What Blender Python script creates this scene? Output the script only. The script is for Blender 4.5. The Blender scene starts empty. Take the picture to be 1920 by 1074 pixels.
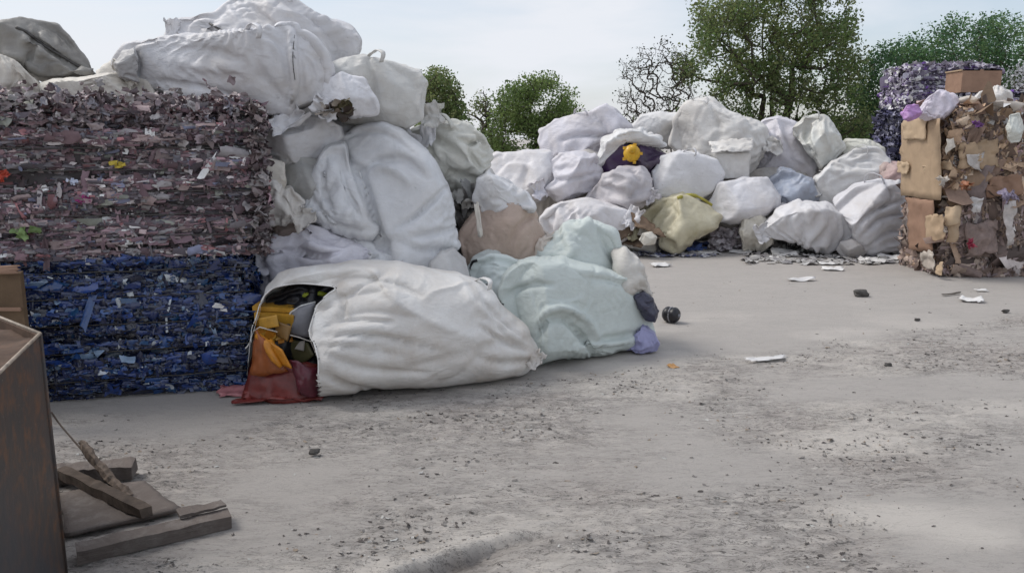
import bpy, math, random
import numpy as np
random.seed(7); RNG = np.random.default_rng(7)
sc = bpy.context.scene
COL = sc.collection
R = math.radians
# ------------------------------------------------------------------ camera
F = 1500.0; PITCH = math.atan(277.0/F); H = 1.6
cam_d = bpy.data.cameras.new("camera"); cam = bpy.data.objects.new("camera", cam_d); COL.objects.link(cam)
cam.location = (0, 0, H); cam.rotation_euler = (math.pi/2-PITCH, 0, 0)
cam_d.sensor_width = 36; cam_d.lens = F/1920*36; cam_d.clip_end = 3000; cam_d.clip_start = 0.05
sc.camera = cam
FW = np.array([0, math.cos(PITCH), -math.sin(PITCH)]); UP = np.array([0, math.sin(PITCH), math.cos(PITCH)])
def ray(px, py):
    return FW + np.array([1, 0, 0])*((px-960)/F) + UP*((537-py)/F)
def P(px, py, Y):                       # the point at distance Y seen at a pixel of the photograph
    d = ray(px, py); d = d*(Y/d[1]); return np.array([d[0], d[1], d[2]+H])
def G(px, py, z=0.0):                   # the point on level z seen at a pixel
    d = ray(px, py); t = (z-H)/d[2]; d = d*t; return np.array([d[0], d[1], z])
# ------------------------------------------------------------------ sky, sun, exposure
SUN_EL, SUN_AZ = R(52), R(-78)          # azimuth from +Y towards +X
world = bpy.data.worlds.new("World"); sc.world = world; world.use_nodes = True
nt = world.node_tree; nt.nodes.clear()
def N_(nt, t, **kw):
    n = nt.nodes.new(t)
    for k, v in kw.items():
        if k in n.inputs.keys() if isinstance(k, str) else False: n.inputs[k].default_value = v
        else: setattr(n, k, v)
    return n
o = N_(nt, 'ShaderNodeOutputWorld'); bg = N_(nt, 'ShaderNodeBackground'); bg.inputs['Strength'].default_value = 0.1
sky = N_(nt, 'ShaderNodeTexSky', sky_type='NISHITA', sun_disc=False, sun_elevation=SUN_EL, sun_rotation=SUN_AZ, dust_density=2.0, air_density=1.0)
tc = N_(nt, 'ShaderNodeTexCoord'); mp = N_(nt, 'ShaderNodeMapping'); mp.inputs['Scale'].default_value = (1.0, 1.0, 4.2)
mp.inputs['Location'].default_value = (0.35, 0.2, 0.55)
nz = N_(nt, 'ShaderNodeTexNoise'); nz.inputs['Scale'].default_value = 1.7; nz.inputs['Detail'].default_value = 7; nz.inputs['Roughness'].default_value = 0.52; nz.inputs['Distortion'].default_value = 0.4
cr = N_(nt, 'ShaderNodeValToRGB'); cr.color_ramp.elements[0].position = 0.38; cr.color_ramp.elements[1].position = 0.60
cr.color_ramp.elements[0].color = (0.38, 0.38, 0.38, 1); cr.color_ramp.elements[1].color = (0.96, 0.96, 0.96, 1)
mx = N_(nt, 'ShaderNodeMix', data_type='RGBA'); mx.inputs[7].default_value = (5.25, 5.4, 5.75, 1)
L = nt.links.new
L(tc.outputs['Generated'], mp.inputs['Vector']); L(mp.outputs[0], nz.inputs['Vector']); L(nz.outputs['Fac'], cr.inputs[0])
L(cr.outputs[0], mx.inputs[0]); L(sky.outputs[0], mx.inputs[6]); L(mx.outputs[2], bg.inputs['Color']); L(bg.outputs[0], o.inputs['Surface'])
sun_d = bpy.data.lights.new("sun", 'SUN'); sun_d.energy = 1.25; sun_d.angle = R(24); sun_d.color = (1, 0.96, 0.9)
sun = bpy.data.objects.new("sun", sun_d); COL.objects.link(sun)
sv = np.array([math.sin(SUN_AZ)*math.cos(SUN_EL), math.cos(SUN_AZ)*math.cos(SUN_EL), math.sin(SUN_EL)])
from mathutils import Vector
sun.rotation_euler = Vector(sv).to_track_quat('Z', 'Y').to_euler(); sun.location = (-6, 2, 9)
sc.view_settings.view_transform = 'Standard'; sc.view_settings.look = 'None'; sc.view_settings.exposure = 0.68
sc.view_settings.gamma = 1
# ------------------------------------------------------------------ noise
def _hash(ix, iy, iz, s):
    h = (ix.astype(np.int64)*374761393 + iy.astype(np.int64)*668265263 + iz.astype(np.int64)*2147483647 + s*974634777) & 0xffffffff
    h = ((h ^ (h >> 13))*1274126177) & 0xffffffff
    h = ((h ^ (h >> 16))*2246822519) & 0xffffffff
    return ((h ^ (h >> 15)) & 0xffff)/32767.5-1.0
def vnoise(p, s=0):
    p = np.asarray(p, dtype=np.float64); i = np.floor(p); f = p-i; f = f*f*f*(f*(f*6-15)+10)
    ix, iy, iz = i[..., 0], i[..., 1], i[..., 2]; fx, fy, fz = f[..., 0], f[..., 1], f[..., 2]
    def c(a, b, d): return _hash(ix+a, iy+b, iz+d, s)
    def lp(a, b, t): return a+(b-a)*t
    return lp(lp(lp(c(0,0,0), c(1,0,0), fx), lp(c(0,1,0), c(1,1,0), fx), fy), lp(lp(c(0,0,1), c(1,0,1), fx), lp(c(0,1,1), c(1,1,1), fx), fy), fz)
def fbm(p, s=0, o=4, g=0.5):
    a, t, w = 1.0, 0, 0; p = np.asarray(p)
    for k in range(o):
        t = t+a*vnoise(p*(2.03**k)+k*17.3, s+k); w += a; a *= g
    return t/w
# ------------------------------------------------------------------ mesh helpers
def mesh(name, V, faces, mat, cols=None, smooth=True):
    """faces: list of (n,k) int arrays"""
    if isinstance(faces, np.ndarray): faces = [faces]
    V = np.asarray(V, dtype=np.float32); me = bpy.data.meshes.new(name)
    faces = [np.asarray(f) for f in faces if len(f)]
    nl = sum(f.size for f in faces); nf = sum(len(f) for f in faces)
    me.vertices.add(len(V)); me.vertices.foreach_set('co', V.ravel())
    me.loops.add(nl); me.loops.foreach_set('vertex_index', np.concatenate([f.ravel() for f in faces]).astype(np.int32))
    me.polygons.add(nf)
    tot = np.concatenate([np.full(len(f), f.shape[1]) for f in faces]); st = np.concatenate([[0], np.cumsum(tot)[:-1]])
    me.polygons.foreach_set('loop_start', st.astype(np.int32))
    me.polygons.foreach_set('use_smooth', np.full(nf, smooth))
    me.update(calc_edges=True); me.validate()
    if cols is not None:
        c = np.ones((len(V), 4), dtype=np.float32); c[:, :3] = cols
        at = me.color_attributes.new('Col', 'FLOAT_COLOR', 'POINT'); at.data.foreach_set('color', c.ravel())
    if mat: me.materials.append(mat)
    return me
def obj(name, V, faces, mat, parent=None, cols=None, smooth=True, label=None, cat=None, group=None, kind=None, origin=None):
    V = np.asarray(V, dtype=np.float64)
    if parent is not None: org = np.array(parent['_o'])
    else:
        org = np.array(origin) if origin is not None else np.array([(V[:, 0].min()+V[:, 0].max())/2, (V[:, 1].min()+V[:, 1].max())/2, V[:, 2].min()])
    ob = bpy.data.objects.new(name, mesh(name, V-org, faces, mat, cols, smooth)); COL.objects.link(ob)
    ob['_o'] = [float(x) for x in org]
    if parent is not None: ob.parent = parent
    else: ob.location = org
    tag(ob, label, cat, group, kind); return ob
def tag(ob, label=None, cat=None, group=None, kind=None):
    if label: ob['label'] = label
    if cat: ob['category'] = cat
    if group: ob['group'] = group
    if kind: ob['kind'] = kind
def empty(name, loc, label, cat, group=None):
    e = bpy.data.objects.new(name, None); COL.objects.link(e); e.location = loc; e['_o'] = [float(x) for x in loc]
    e.empty_display_size = 0.1; tag(e, label, cat, group); return e
class MB:
    def __init__(s): s.V = []; s.F = {3: [], 4: []}; s.C = []; s.n = 0
    def add(s, V, F, col=None):
        V = np.asarray(V, dtype=np.float64).reshape(-1, 3)
        for f in ([F] if isinstance(F, np.ndarray) else F):
            f = np.asarray(f)
            if len(f): s.F[f.shape[1]].append(f+s.n)
        s.V.append(V); s.n += len(V)
        if col is not None: 
            c = np.asarray(col, dtype=np.float64); s.C.append(np.broadcast_to(c, (len(V), 3)) if c.ndim == 1 else c)
        return s
    def build(s, name, mat, parent=None, **kw):
        fs = [np.concatenate(s.F[k]) for k in (3, 4) if s.F[k]]
        return obj(name, np.concatenate(s.V), fs, mat, parent, cols=np.concatenate(s.C) if s.C else None, **kw)
def hexa(c8):                            # 8 corners: bottom 4 (ccw), top 4
    return np.array(c8, dtype=float), np.array([[3,2,1,0],[4,5,6,7],[0,1,5,4],[1,2,6,5],[2,3,7,6],[3,0,4,7]])
def box(c, s, ax=None):
    ax = np.eye(3) if ax is None else ax; c = np.array(c); s = np.array(s)/2
    q = [(-1,-1,-1),(1,-1,-1),(1,1,-1),(-1,1,-1),(-1,-1,1),(1,-1,1),(1,1,1),(-1,1,1)]
    return hexa([c+(np.array(a)*s)@ax for a in q])
def tube(pts, rad, n=6, cap=True):
    pts = np.array(pts, dtype=float); m = len(pts); rad = np.broadcast_to(np.asarray(rad, dtype=float), (m,))
    t = np.gradient(pts, axis=0); t /= np.linalg.norm(t, axis=1)[:, None]+1e-9
    ref = np.where(np.abs(t[:, 2:3]) > 0.9, np.array([[1., 0, 0]]), np.array([[0, 0, 1.]]))
    a = np.cross(t, ref); a /= np.linalg.norm(a, axis=1)[:, None]+1e-9; b = np.cross(t, a)
    th = np.arange(n)*2*math.pi/n
    V = pts[:, None]+rad[:, None, None]*(np.cos(th)[None, :, None]*a[:, None]+np.sin(th)[None, :, None]*b[:, None])
    i = np.arange(m-1)[:, None]*n; j = np.arange(n)[None]; k = (j+1) % n
    Fq = np.stack([i+j, i+k, i+n+k, i+n+j], -1).reshape(-1, 4)
    V = V.reshape(-1, 3)
    if cap and n > 2:
        V = np.concatenate([V, pts[:1], pts[-1:]]); q = np.arange(n)
        T = np.concatenate([np.stack([np.full(n, m*n), (q+1) % n, q], -1), np.stack([np.full(n, m*n+1), (m-1)*n+q, (m-1)*n+(q+1) % n], -1)])
        return V, [Fq, T]
    return V, [Fq]
def spline(pts, n, closed=False):
    pts = np.array(pts, dtype=float); m = len(pts)
    seg = m if closed else m-1
    u = np.linspace(0, seg, n, endpoint=not closed); i = np.minimum(np.floor(u).astype(int), seg-1); f = (u-i)[:, None]
    g = (lambda k: pts[k % m]) if closed else (lambda k: pts[np.clip(k, 0, m-1)])
    a, b, c, d = g(i-1), g(i), g(i+1), g(i+2)
    return 0.5*((2*b)+(-a+c)*f+(2*a-5*b+4*c-d)*f*f+(-a+3*b-3*c+d)*f**3)
# ------------------------------------------------------------------ materials
def newmat(name):
    m = bpy.data.materials.new(name); m.use_nodes = True
    nt = m.node_tree; b = nt.nodes['Principled BSDF']; return m, nt, b
def noise(nt, vec, scale, detail=5, rough=0.55, dist=0.0):
    n = nt.nodes.new('ShaderNodeTexNoise'); n.inputs['Scale'].default_value = scale; n.inputs['Detail'].default_value = detail
    n.inputs['Roughness'].default_value = rough; n.inputs['Distortion'].default_value = dist
    if vec is not None: nt.links.new(vec, n.inputs['Vector'])
    return n.outputs['Fac']
def ramp(nt, fac, stops):
    r = nt.nodes.new('ShaderNodeValToRGB'); e = r.color_ramp.elements
    while len(e) < len(stops): e.new(0.5)
    for k, (p, c) in enumerate(stops):
        e[k].position = p; e[k].color = (*((c,)*3 if not hasattr(c, '__len__') else c), 1)
    nt.links.new(fac, r.inputs[0]); return r.outputs[0]
def mix(nt, fac, a, b, mode='MIX'):
    m = nt.nodes.new('ShaderNodeMix'); m.data_type = 'RGBA'; m.blend_type = mode
    for s, v in ((0, fac), (6, a), (7, b)):
        if isinstance(v, bpy.types.NodeSocket): nt.links.new(v, m.inputs[s])
        else: m.inputs[s].default_value = v if s == 0 else (*v[:3], 1)
    return m.outputs[2]
def bump(nt, b, h, strength=0.3, dist=0.01):
    n = nt.nodes.new('ShaderNodeBump'); n.inputs['Strength'].default_value = strength; n.inputs['Distance'].default_value = dist
    nt.links.new(h, n.inputs['Height']); nt.links.new(n.outputs[0], b.inputs['Normal']); return n
_bm = {}
def bagmat(c=(0.72, 0.72, 0.73), dirt=0.35, dc=(0.40, 0.35, 0.30), rough=0.5, spots=0.0, trans=0.0):
    c = tuple(min(.8, x*1.1) for x in c); key = (c, dirt, dc, rough, spots, trans)
    if key in _bm: return _bm[key]
    m, nt, b = newmat('woven_plastic')
    tc = nt.nodes.new('ShaderNodeTexCoord'); v = tc.outputs['Object']
    n1 = noise(nt, v, 2.6, 7, 0.62, 0.6); f1 = ramp(nt, n1, [(0.38, 0.0), (0.70, 1.0)])
    mu = nt.nodes.new('ShaderNodeMath'); mu.operation = 'MULTIPLY'; mu.inputs[1].default_value = min(.85, dirt*1.6); nt.links.new(f1, mu.inputs[0])
    col = mix(nt, mu.outputs[0], c, dc)
    n2 = noise(nt, v, 7, 7, 0.7, .5); col = mix(nt, ramp(nt, n2, [(0.42, 0.0), (0.75, 0.75)]), col, tuple(x*0.82 for x in c))
    n3 = noise(nt, v, 38, 3, 0.7); f3 = ramp(nt, n3, [(0.66, 0.0), (0.74, 0.25+0.6*spots)]); col = mix(nt, f3, col, tuple(x*0.45 for x in dc))
    nt.links.new(col, b.inputs['Base Color']); b.inputs['Roughness'].default_value = rough; b.inputs['Specular IOR Level'].default_value = 0.35
    hs = []
    for sc_, dt, di in ((5.5, 4, 0.7), (15, 5, 0.9)):
        mp = nt.nodes.new('ShaderNodeMapping'); mp.inputs['Scale'].default_value = (1, 1, 1.6); mp.inputs['Rotation'].default_value = (sc_, sc_*2, sc_*3); nt.links.new(v, mp.inputs[0])
        n_ = noise(nt, mp.outputs[0], sc_, dt, 0.5, di); ms_ = nt.nodes.new('ShaderNodeMath'); ms_.operation = 'SUBTRACT'; nt.links.new(n_, ms_.inputs[0]); ms_.inputs[1].default_value = 0.5
        ab = nt.nodes.new('ShaderNodeMath'); ab.operation = 'ABSOLUTE'; nt.links.new(ms_.outputs[0], ab.inputs[0]); hs.append(ab.outputs[0])
    ad = nt.nodes.new('ShaderNodeMath'); ad.operation = 'MULTIPLY_ADD'; nt.links.new(hs[1], ad.inputs[0]); ad.inputs[1].default_value = 0.4; nt.links.new(hs[0], ad.inputs[2])
    bump(nt, b, ad.outputs[0], 0.32, 0.05)
    _bm[key] = m; return m
def colmat(name, rough=0.5, spec=0.5, nscale=30, amp=0.35, bs=0.3, trans=0.0):
    m, nt, b = newmat(name)
    a = nt.nodes.new('ShaderNodeVertexColor'); a.layer_name = 'Col'
    tc = nt.nodes.new('ShaderNodeTexCoord'); n = noise(nt, tc.outputs['Object'], nscale, 5, 0.6)
    c = mix(nt, ramp(nt, n, [(0.3, 0.0), (0.75, amp)]), a.outputs[0], (0.05, 0.045, 0.04))
    nt.links.new(c, b.inputs['Base Color']); b.inputs['Roughness'].default_value = rough; b.inputs['Specular IOR Level'].default_value = spec
    bump(nt, b, noise(nt, tc.outputs['Object'], nscale*2, 4), bs, 0.006)
    return m
def flat(name, c, rough=0.5, spec=0.5, var=0.25, scale=14, metal=0.0, c2=None, bs=0.2):
    m, nt, b = newmat(name); tc = nt.nodes.new('ShaderNodeTexCoord')
    n = noise(nt, tc.outputs['Object'], scale, 6, 0.62, 0.3)
    col = mix(nt, ramp(nt, n, [(0.3, 0.0), (0.72, 1.0)]), tuple(x*(1-var) for x in c), c2 or tuple(min(1, x*(1+var)) for x in c))
    nt.links.new(col, b.inputs['Base Color']); b.inputs['Roughness'].default_value = rough
    b.inputs['Specular IOR Level'].default_value = spec; b.inputs['Metallic'].default_value = metal
    bump(nt, b, noise(nt, tc.outputs['Object'], scale*3, 5), bs, 0.005); return m
# ------------------------------------------------------------------ the bag: an inflated, buckled cloth skin
def relax(Q, ext, K, floor, anchor=0.006, edge=0.05, bend=0.5):
    Q0 = Q.copy(); n = Q.shape[1]
    sl = []
    def S(a, b): return (slice(None), slice(a[0], a[1]), slice(b[0], b[1]))
    for (di, dj, k, kind) in ((0,1,1.,0),(1,0,1.,1),(1,1,.6,2),(1,-1,.6,2),(0,2,bend,3),(2,0,bend,4),(0,3,bend*.6,3),(3,0,bend*.6,4)):
        if dj >= 0: A = S((0, n-di), (0, n-dj)); B = S((di, n), (dj, n))
        else: A = S((0, n-di), (-dj, n)); B = S((di, n), (0, n+dj))
        L0 = np.linalg.norm(Q0[B]-Q0[A], axis=-1)
        e = (ext[0][A] if kind in (0, 3) else ext[1][A] if kind in (1, 4) else 0.5*(ext[0][A]+ext[1][A]))
        rest = L0*(1+e)*(0.985 if kind in (3, 4) else 1)
        sl.append((A, B, rest, k*0.23, kind in (3, 4)))
    w = np.full(Q.shape[:3], anchor, dtype=np.float32); w[:, 0] = w[:, -1] = edge; w[:, :, 0] = w[:, :, -1] = edge; w = w[..., None]
    for it in range(K):
        acc = np.zeros_like(Q)
        for A, B, rest, k, bd in sl:
            d = Q[B]-Q[A]; l = np.sqrt((d*d).sum(-1))+1e-9
            s = (l-rest)/l
            if bd: s = np.minimum(s, 0)
            d *= (0.5*k*s)[..., None]; acc[A] += d; acc[B] -= d
        Q += acc*1.6; Q += (Q0-Q)*w
        for idx in ((slice(None), 0), (slice(None), -1)):
            Q[idx] = Q[idx].mean(0, keepdims=True)
        Q[:, :, 0] = Q[:, :, 0].mean(0, keepdims=True); Q[:, :, -1] = Q[:, :, -1].mean(0, keepdims=True)
        if floor is not None: Q[..., 2] = np.maximum(Q[..., 2], floor)
    return Q
def to_px(V):
    d = np.asarray(V)-np.array([0, 0, H]); z = d@FW
    return np.stack([960+F*d[..., 0]/z, 537-F*(d@UP)/z], -1)
def inpoly(p, poly):
    x, y = p[..., 0], p[..., 1]; r = np.zeros(x.shape, bool); m = len(poly)
    for i in range(m):
        (x1, y1), (x2, y2) = poly[i], poly[(i+1) % m]
        c = ((y1 > y) != (y2 > y)) & (x < (x2-x1)*(y-y1)/(y2-y1+1e-12)+x1); r ^= c
    return r
def bag(outline, Y, T, seed, mat, label=None, N=None, wr=0.05, dirn=None, lump=0.05, p=2.9, nf=5, creases=(), name='bulk_bag', cat='bag', group=None,
        hole=None, parent=None, fold=1.0, sharp=1.0, yaw=0.0, tilt=0.0, lean=0.0, K=None, rnd=8, Tb=None, seam=None, floor=0.0, kind=None):
    """outline: pixels of the photograph, Y: distance of the widest section, T: half depth in metres"""
    ol = np.array(outline, float); nx_ = np.roll(ol, -1, 0); L_ = np.hypot(*(nx_-ol).T); q_ = []
    for a_, b_, l_ in zip(ol, nx_, L_):
        q_.append(a_*.93+b_*.07 if l_ > 12 else a_)
        if l_ > 12: q_ += [a_*.7+b_*.3, a_*.3+b_*.7, a_*.07+b_*.93]
    q_ = np.array(q_); ctr_ = q_.mean(0); kk = np.arange(len(q_)); q_ = ctr_+(q_-ctr_)*(1+.022*vnoise(np.stack([kk*.9, kk*0, kk*0+seed*3.7], -1), seed))[:, None]
    o2 = spline(q_, 300, True); pc_ = o2[:, 0].mean(); W = np.array([P(a, b, Y*(1+yaw*(a-pc_)/F)) for a, b in o2])
    W[:, 2] = np.maximum(W[:, 2], floor)
    c = W.mean(0); area = W[:, [0, 2]]; x, z = area[:, 0], area[:, 1]; x1, z1 = np.roll(x, -1), np.roll(z, -1)
    cr = x*z1-x1*z; A = cr.sum()/2; cx = ((x+x1)*cr).sum()/(6*A); cz = ((z+z1)*cr).sum()/(6*A)
    size = math.sqrt(abs(A))
    pxs = size/Y*F
    if N is None: N = int(np.clip(pxs/2.1, 44, 120))
    if K is None: K = 110
    th = np.linspace(-math.pi, math.pi, 361)[:-1]
    ang = np.arctan2(z-cz, x-cx); rad = np.hypot(x-cx, z-cz); Rt = np.zeros(360)
    for k in range(300):                                   # outermost hit per direction
        a0, a1 = ang[k], ang[(k+1) % 300]; d = (a1-a0+math.pi) % (2*math.pi)-math.pi
        m = max(2, int(abs(d)/R(1))+2)
        for t in np.linspace(0, 1, m):
            i = int(round(math.degrees(a0+d*t)+180)) % 360; Rt[i] = max(Rt[i], rad[k]*(1-t)+rad[(k+1) % 300]*t)
    good = np.where(Rt > 0)[0]; Rt = np.interp(np.arange(360), good, Rt[good], period=360)
    def smooth(a, s):
        k = np.exp(-0.5*(np.arange(-60, 61)/s)**2); k /= k.sum(); return np.convolve(np.concatenate([a[-60:], a, a[:60]]), k, 'valid')
    Rsm = smooth(Rt, 26); Rt = smooth(Rt, 1.5)
    u, v = np.meshgrid(np.linspace(-1, 1, N), np.linspace(-1, 1, N), indexing='ij')
    dx = u*np.sqrt(1-v*v/2); dz = v*np.sqrt(1-u*u/2); s = np.clip(np.hypot(dx, dz), 0, 1); a = np.arctan2(dz, dx)
    ai = (np.degrees(a)+180) % 360
    R1 = np.interp(ai, np.arange(361), np.append(Rt, Rt[0])); R0 = np.interp(ai, np.arange(361), np.append(Rsm, Rsm[0]))
    rr = np.sin(s*math.pi/2)**(2/p); hh = np.clip(np.cos(s*math.pi/2), 0, 1)**(2/p)
    Re = R0+(R1-R0)*rr**1.5
    view = np.array([cx, Y, 0.]); view /= np.linalg.norm(view)
    Q = np.zeros((2, N, N, 3))
    for sd, sg in ((0, -1), (1, 1)):
        dep = (T if sd == 0 else (Tb or T))*hh*sg
        zz = cz+np.sin(a)*Re*rr
        Q[sd, ..., 0] = cx+np.cos(a)*Re*rr+view[0]*dep; Q[sd, ..., 1] = Y+view[1]*dep+lean*(zz-cz)+yaw*np.cos(a)*Re*rr; Q[sd, ..., 2] = zz+tilt*dep
    def normals(Q):
        du = np.gradient(Q, axis=1); dv = np.gradient(Q, axis=2); n = np.cross(du, dv); n /= np.linalg.norm(n, axis=-1)[..., None]+1e-9
        n[0] *= np.sign((n[0]*(-view)).sum()); n[1] *= np.sign((n[1]*view).sum()); return n
    nn = normals(Q); off = RNG.uniform(0, 99, 3)+seed*7.7
    pin = np.clip((1-s)*5, 0.55, 1)
    amp = lump*size
    Q += nn*(amp*fbm(Q*(2.2/size)+off, seed, 2)*pin)[..., None]
    rgl = np.random.default_rng(seed*31+5)
    for k in range(nf):                                    # squashed flat where it leans on its neighbours
        t1, t2 = rgl.uniform(-1, 1), rgl.uniform(-.9, 1.0); pn = -view+t1*np.array([view[1], -view[0], 0])+np.array([0, 0, t2]); pn /= np.linalg.norm(pn)
        h_ = (Q-np.array([cx, Y, cz]))@pn; lim = np.percentile(h_[0], rgl.uniform(66, 88)); ov = np.clip(h_-lim, 0, None); sf = .022*size
        Q -= pn*((ov-sf*(1-np.exp(-ov/sf)))*.92*np.clip(pin*1.2-.3, 0, 1))[..., None]
    def crease(Q, nn, k):
        px = to_px(Q[0]); tot = 0
        for cz_ in creases:
            pts, w, dpt = cz_[:3]; pl = spline(pts, 24); best = np.full(px.shape[:2], 1e9); tt = np.zeros(px.shape[:2])
            for q in range(23):
                e = pl[q+1]-pl[q]; l2 = (e*e).sum()+1e-9; t = np.clip(((px-pl[q])@e)/l2, 0, 1); dd = px-(pl[q]+t[..., None]*e); ds = np.hypot(dd[..., 0], dd[..., 1])
                up = ds < best; best = np.where(up, ds, best); tt = np.where(up, (q+t)/23, tt)
            fade = np.sin(np.clip(tt, 0.02, 0.98)*math.pi)**0.5
            tot = tot+(1.25*np.exp(-best/w)-0.5*np.exp(-(best/(2.4*w))**2))*dpt*fade
        if len(creases): Q[0] -= nn[0]*(k*tot)[..., None]
        return Q
    Q = crease(Q, nn, .8)
    px = to_px(Q[0])
    for cz_ in ():                                    # (points, width px, depth m[, asym])
        pts, w, dpt = cz_[:3]; pl = spline(pts, 24); best = np.full(px.shape[:2], 1e9); tt = np.zeros(px.shape[:2])
        for q in range(23):
            e = pl[q+1]-pl[q]; l2 = (e*e).sum()+1e-9; t = np.clip(((px-pl[q])@e)/l2, 0, 1); dd = px-(pl[q]+t[..., None]*e); ds = np.hypot(dd[..., 0], dd[..., 1])
            up = ds < best; best = np.where(up, ds, best); tt = np.where(up, (q+t)/23, tt)
        fade = np.sin(np.clip(tt, 0.02, 0.98)*math.pi)**0.5
        g = np.exp(-(best/w)**2)-0.45*np.exp(-(best/(2.6*w))**2)
        Q[0] -= nn[0]*(g*dpt*fade)[..., None]
    rgl = np.random.default_rng(seed*31+5); fa = fold*wr*size
    fm = np.clip(0.45+2.0*vnoise(Q*(1.7/size)+off+11, seed+21), 0.08, 1.3)*np.clip(pin*1.3, 0, 1)
    wp_ = np.stack([fbm(Q*(1.6/size)+off+k*23, seed+k, 2) for k in range(3)], -1)*0.38*size
    dsp = 0
    for fq, am, rdg in ((1.6, 1.2, 0), (2.3, .8, 1), (4.2, .36, 0)):
        M = np.linalg.qr(rgl.normal(0, 1, (3, 3)))[0]; q = ((Q+wp_)@M)*np.array([1, 1, .42])*(fq/size)+off
        ab = np.abs(vnoise(q, seed+int(fq*9))); dsp = dsp+(am*(ab-.25) if not rdg else -am*(ab-.25))
    Q += normals(Q)*(fa*dsp*fm)[..., None]
    Q[..., 2] = np.maximum(Q[..., 2], floor)
    n1 = fbm(Q*(2.1/size)+off+31, seed+9, 2); msk = np.clip(0.5+2.8*n1, 0.03, 2.2)
    n2 = np.clip(3*vnoise(Q*(1.5/size)+off+71, seed+3)+(0 if dirn is None else dirn), -1, 1)
    e0 = 2.3*wr*msk*(.5+.5*n2); e1 = 2.3*wr*msk*(.5-.5*n2)
    nn = normals(Q); fr = rnd/size
    Q += nn*(0.0035*size*np.sqrt(wr/0.05)*fbm(Q*fr*1.6+off, seed+5, 2)*pin)[..., None]
    Q = relax(Q.astype(np.float32), (e0.astype(np.float32), e1.astype(np.float32)), K, floor)
    nn = normals(Q); q3 = Q.astype(np.float64); w2 = np.stack([fbm(q3*(2.2/size)+off+k*31, seed+k+40, 2) for k in range(3)], -1)*.3*size; ln = 0
    for fq, am, sgn in ((2.2, 1.0, -1), (3.1, .8, 1), (4.6, .55, -1)):
        M = np.linalg.qr(rgl.normal(0, 1, (3, 3)))[0]; q4 = ((q3+w2)@M)*np.array([1, 1, .35])*(fq/size)+off*1.3
        mk = np.clip(2.6*vnoise(q3*(1.9/size)+off+fq*13, seed+61)+.35, 0, 1.2); ln = ln+sgn*am*mk*np.clip(1-np.abs(vnoise(q4, seed+int(fq*10)))/.17, 0, 1)**1.4
    Q = q3+nn*(sharp*.016*size*ln*np.clip(pin*1.2-.2, 0, 1))[..., None]
    Q[..., 2] = np.maximum(Q[..., 2], floor)
    if len(creases): Q = crease(Q, normals(Q), .9); Q[..., 2] = np.maximum(Q[..., 2], floor)
    # stitch
    idf = np.arange(N*N).reshape(N, N); idb = np.full((N, N), -1); inn = np.zeros((N, N), bool); inn[1:-1, 1:-1] = True
    idb[inn] = N*N+np.arange(inn.sum()); idb[~inn] = idf[~inn]
    V = np.concatenate([Q[0].reshape(-1, 3), Q[1][inn]])
    def quads(I): return np.stack([I[:-1, :-1], I[1:, :-1], I[1:, 1:], I[:-1, 1:]], -1).reshape(-1, 4)
    ff, fb = quads(idf), quads(idb)[:, ::-1]
    if hole is not None:
        hp = to_px(V); keep = ~inpoly(hp[ff].mean(1), spline(hole, 120, True)); 
        ff = ff[keep]
    ob = obj(name, V, [np.concatenate([ff, fb])], mat, parent, label=label if parent is None else None, cat=cat if parent is None else None, group=group, kind=kind)
    BAGQ[ob.name] = Q[0]
    return ob
BAGQ = {}
def surf(ob, pts, off=0.006, n=None):
    """points of a pixel polyline laid onto the front skin of a bag"""
    Q = BAGQ[ob.name].reshape(-1, 3); px = to_px(Q); out = []
    for q in (spline(pts, n) if n else pts):
        k = np.argsort(((px-q)**2).sum(1))[:4]; w = 1/(1+((px[k]-q)**2).sum(1)); Y = (Q[k, 1]*w).sum()/w.sum(); out.append(P(q[0], q[1], Y-off))
    return np.array(out)
def strap(ob, pts, mat, r=0.006, n=24, name='strap', off=0.003):
    V, Fc = tube(surf(ob, pts, off, n), r, 6); return obj(name, V, Fc, mat, ob)
def sheet(c, ux, uy, w, h, seed, amp=0.15, n=9, curl=0.0, rag=0.12):
    """a crumpled scrap: grid on the axes ux, uy"""
    u, v = np.meshgrid(np.linspace(-.5, .5, n), np.linspace(-.5, .5, n), indexing='ij'); uz = np.cross(ux, uy)
    q = np.stack([u*3, v*3, np.full_like(u, seed*3.1)], -1)
    uu = u*w*(1+rag*vnoise(q*1.7, seed)); vv = v*h*(1+rag*vnoise(q*1.7+9, seed)); ww = amp*min(w, h)*fbm(q, seed+2, 3)+curl*(u*u)*w
    V = np.array(c)+uu[..., None]*ux+vv[..., None]*uy+ww[..., None]*uz; I = np.arange(n*n).reshape(n, n)
    return V.reshape(-1, 3), np.stack([I[:-1, :-1], I[1:, :-1], I[1:, 1:], I[:-1, 1:]], -1).reshape(-1, 4)
def thick(V, Fq, t=0.003):
    """give a sheet a real thickness"""
    V = np.asarray(V); n = np.zeros_like(V); fn = np.cross(V[Fq[:, 1]]-V[Fq[:, 0]], V[Fq[:, 2]]-V[Fq[:, 0]])
    for k in range(4): np.add.at(n, Fq[:, k], fn)
    n /= np.linalg.norm(n, axis=1)[:, None]+1e-9; m = len(V)
    e = np.concatenate([Fq[:, [k, (k+1) % 4]] for k in range(4)]); st = {tuple(x) for x in e.tolist()}
    bd = np.array([x for x in st if (x[1], x[0]) not in st]); side = np.stack([bd[:, 1], bd[:, 0], bd[:, 0]+m, bd[:, 1]+m], -1)
    return np.concatenate([V, V-n*t]), np.concatenate([Fq, Fq[:, ::-1]+m, side])
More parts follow.
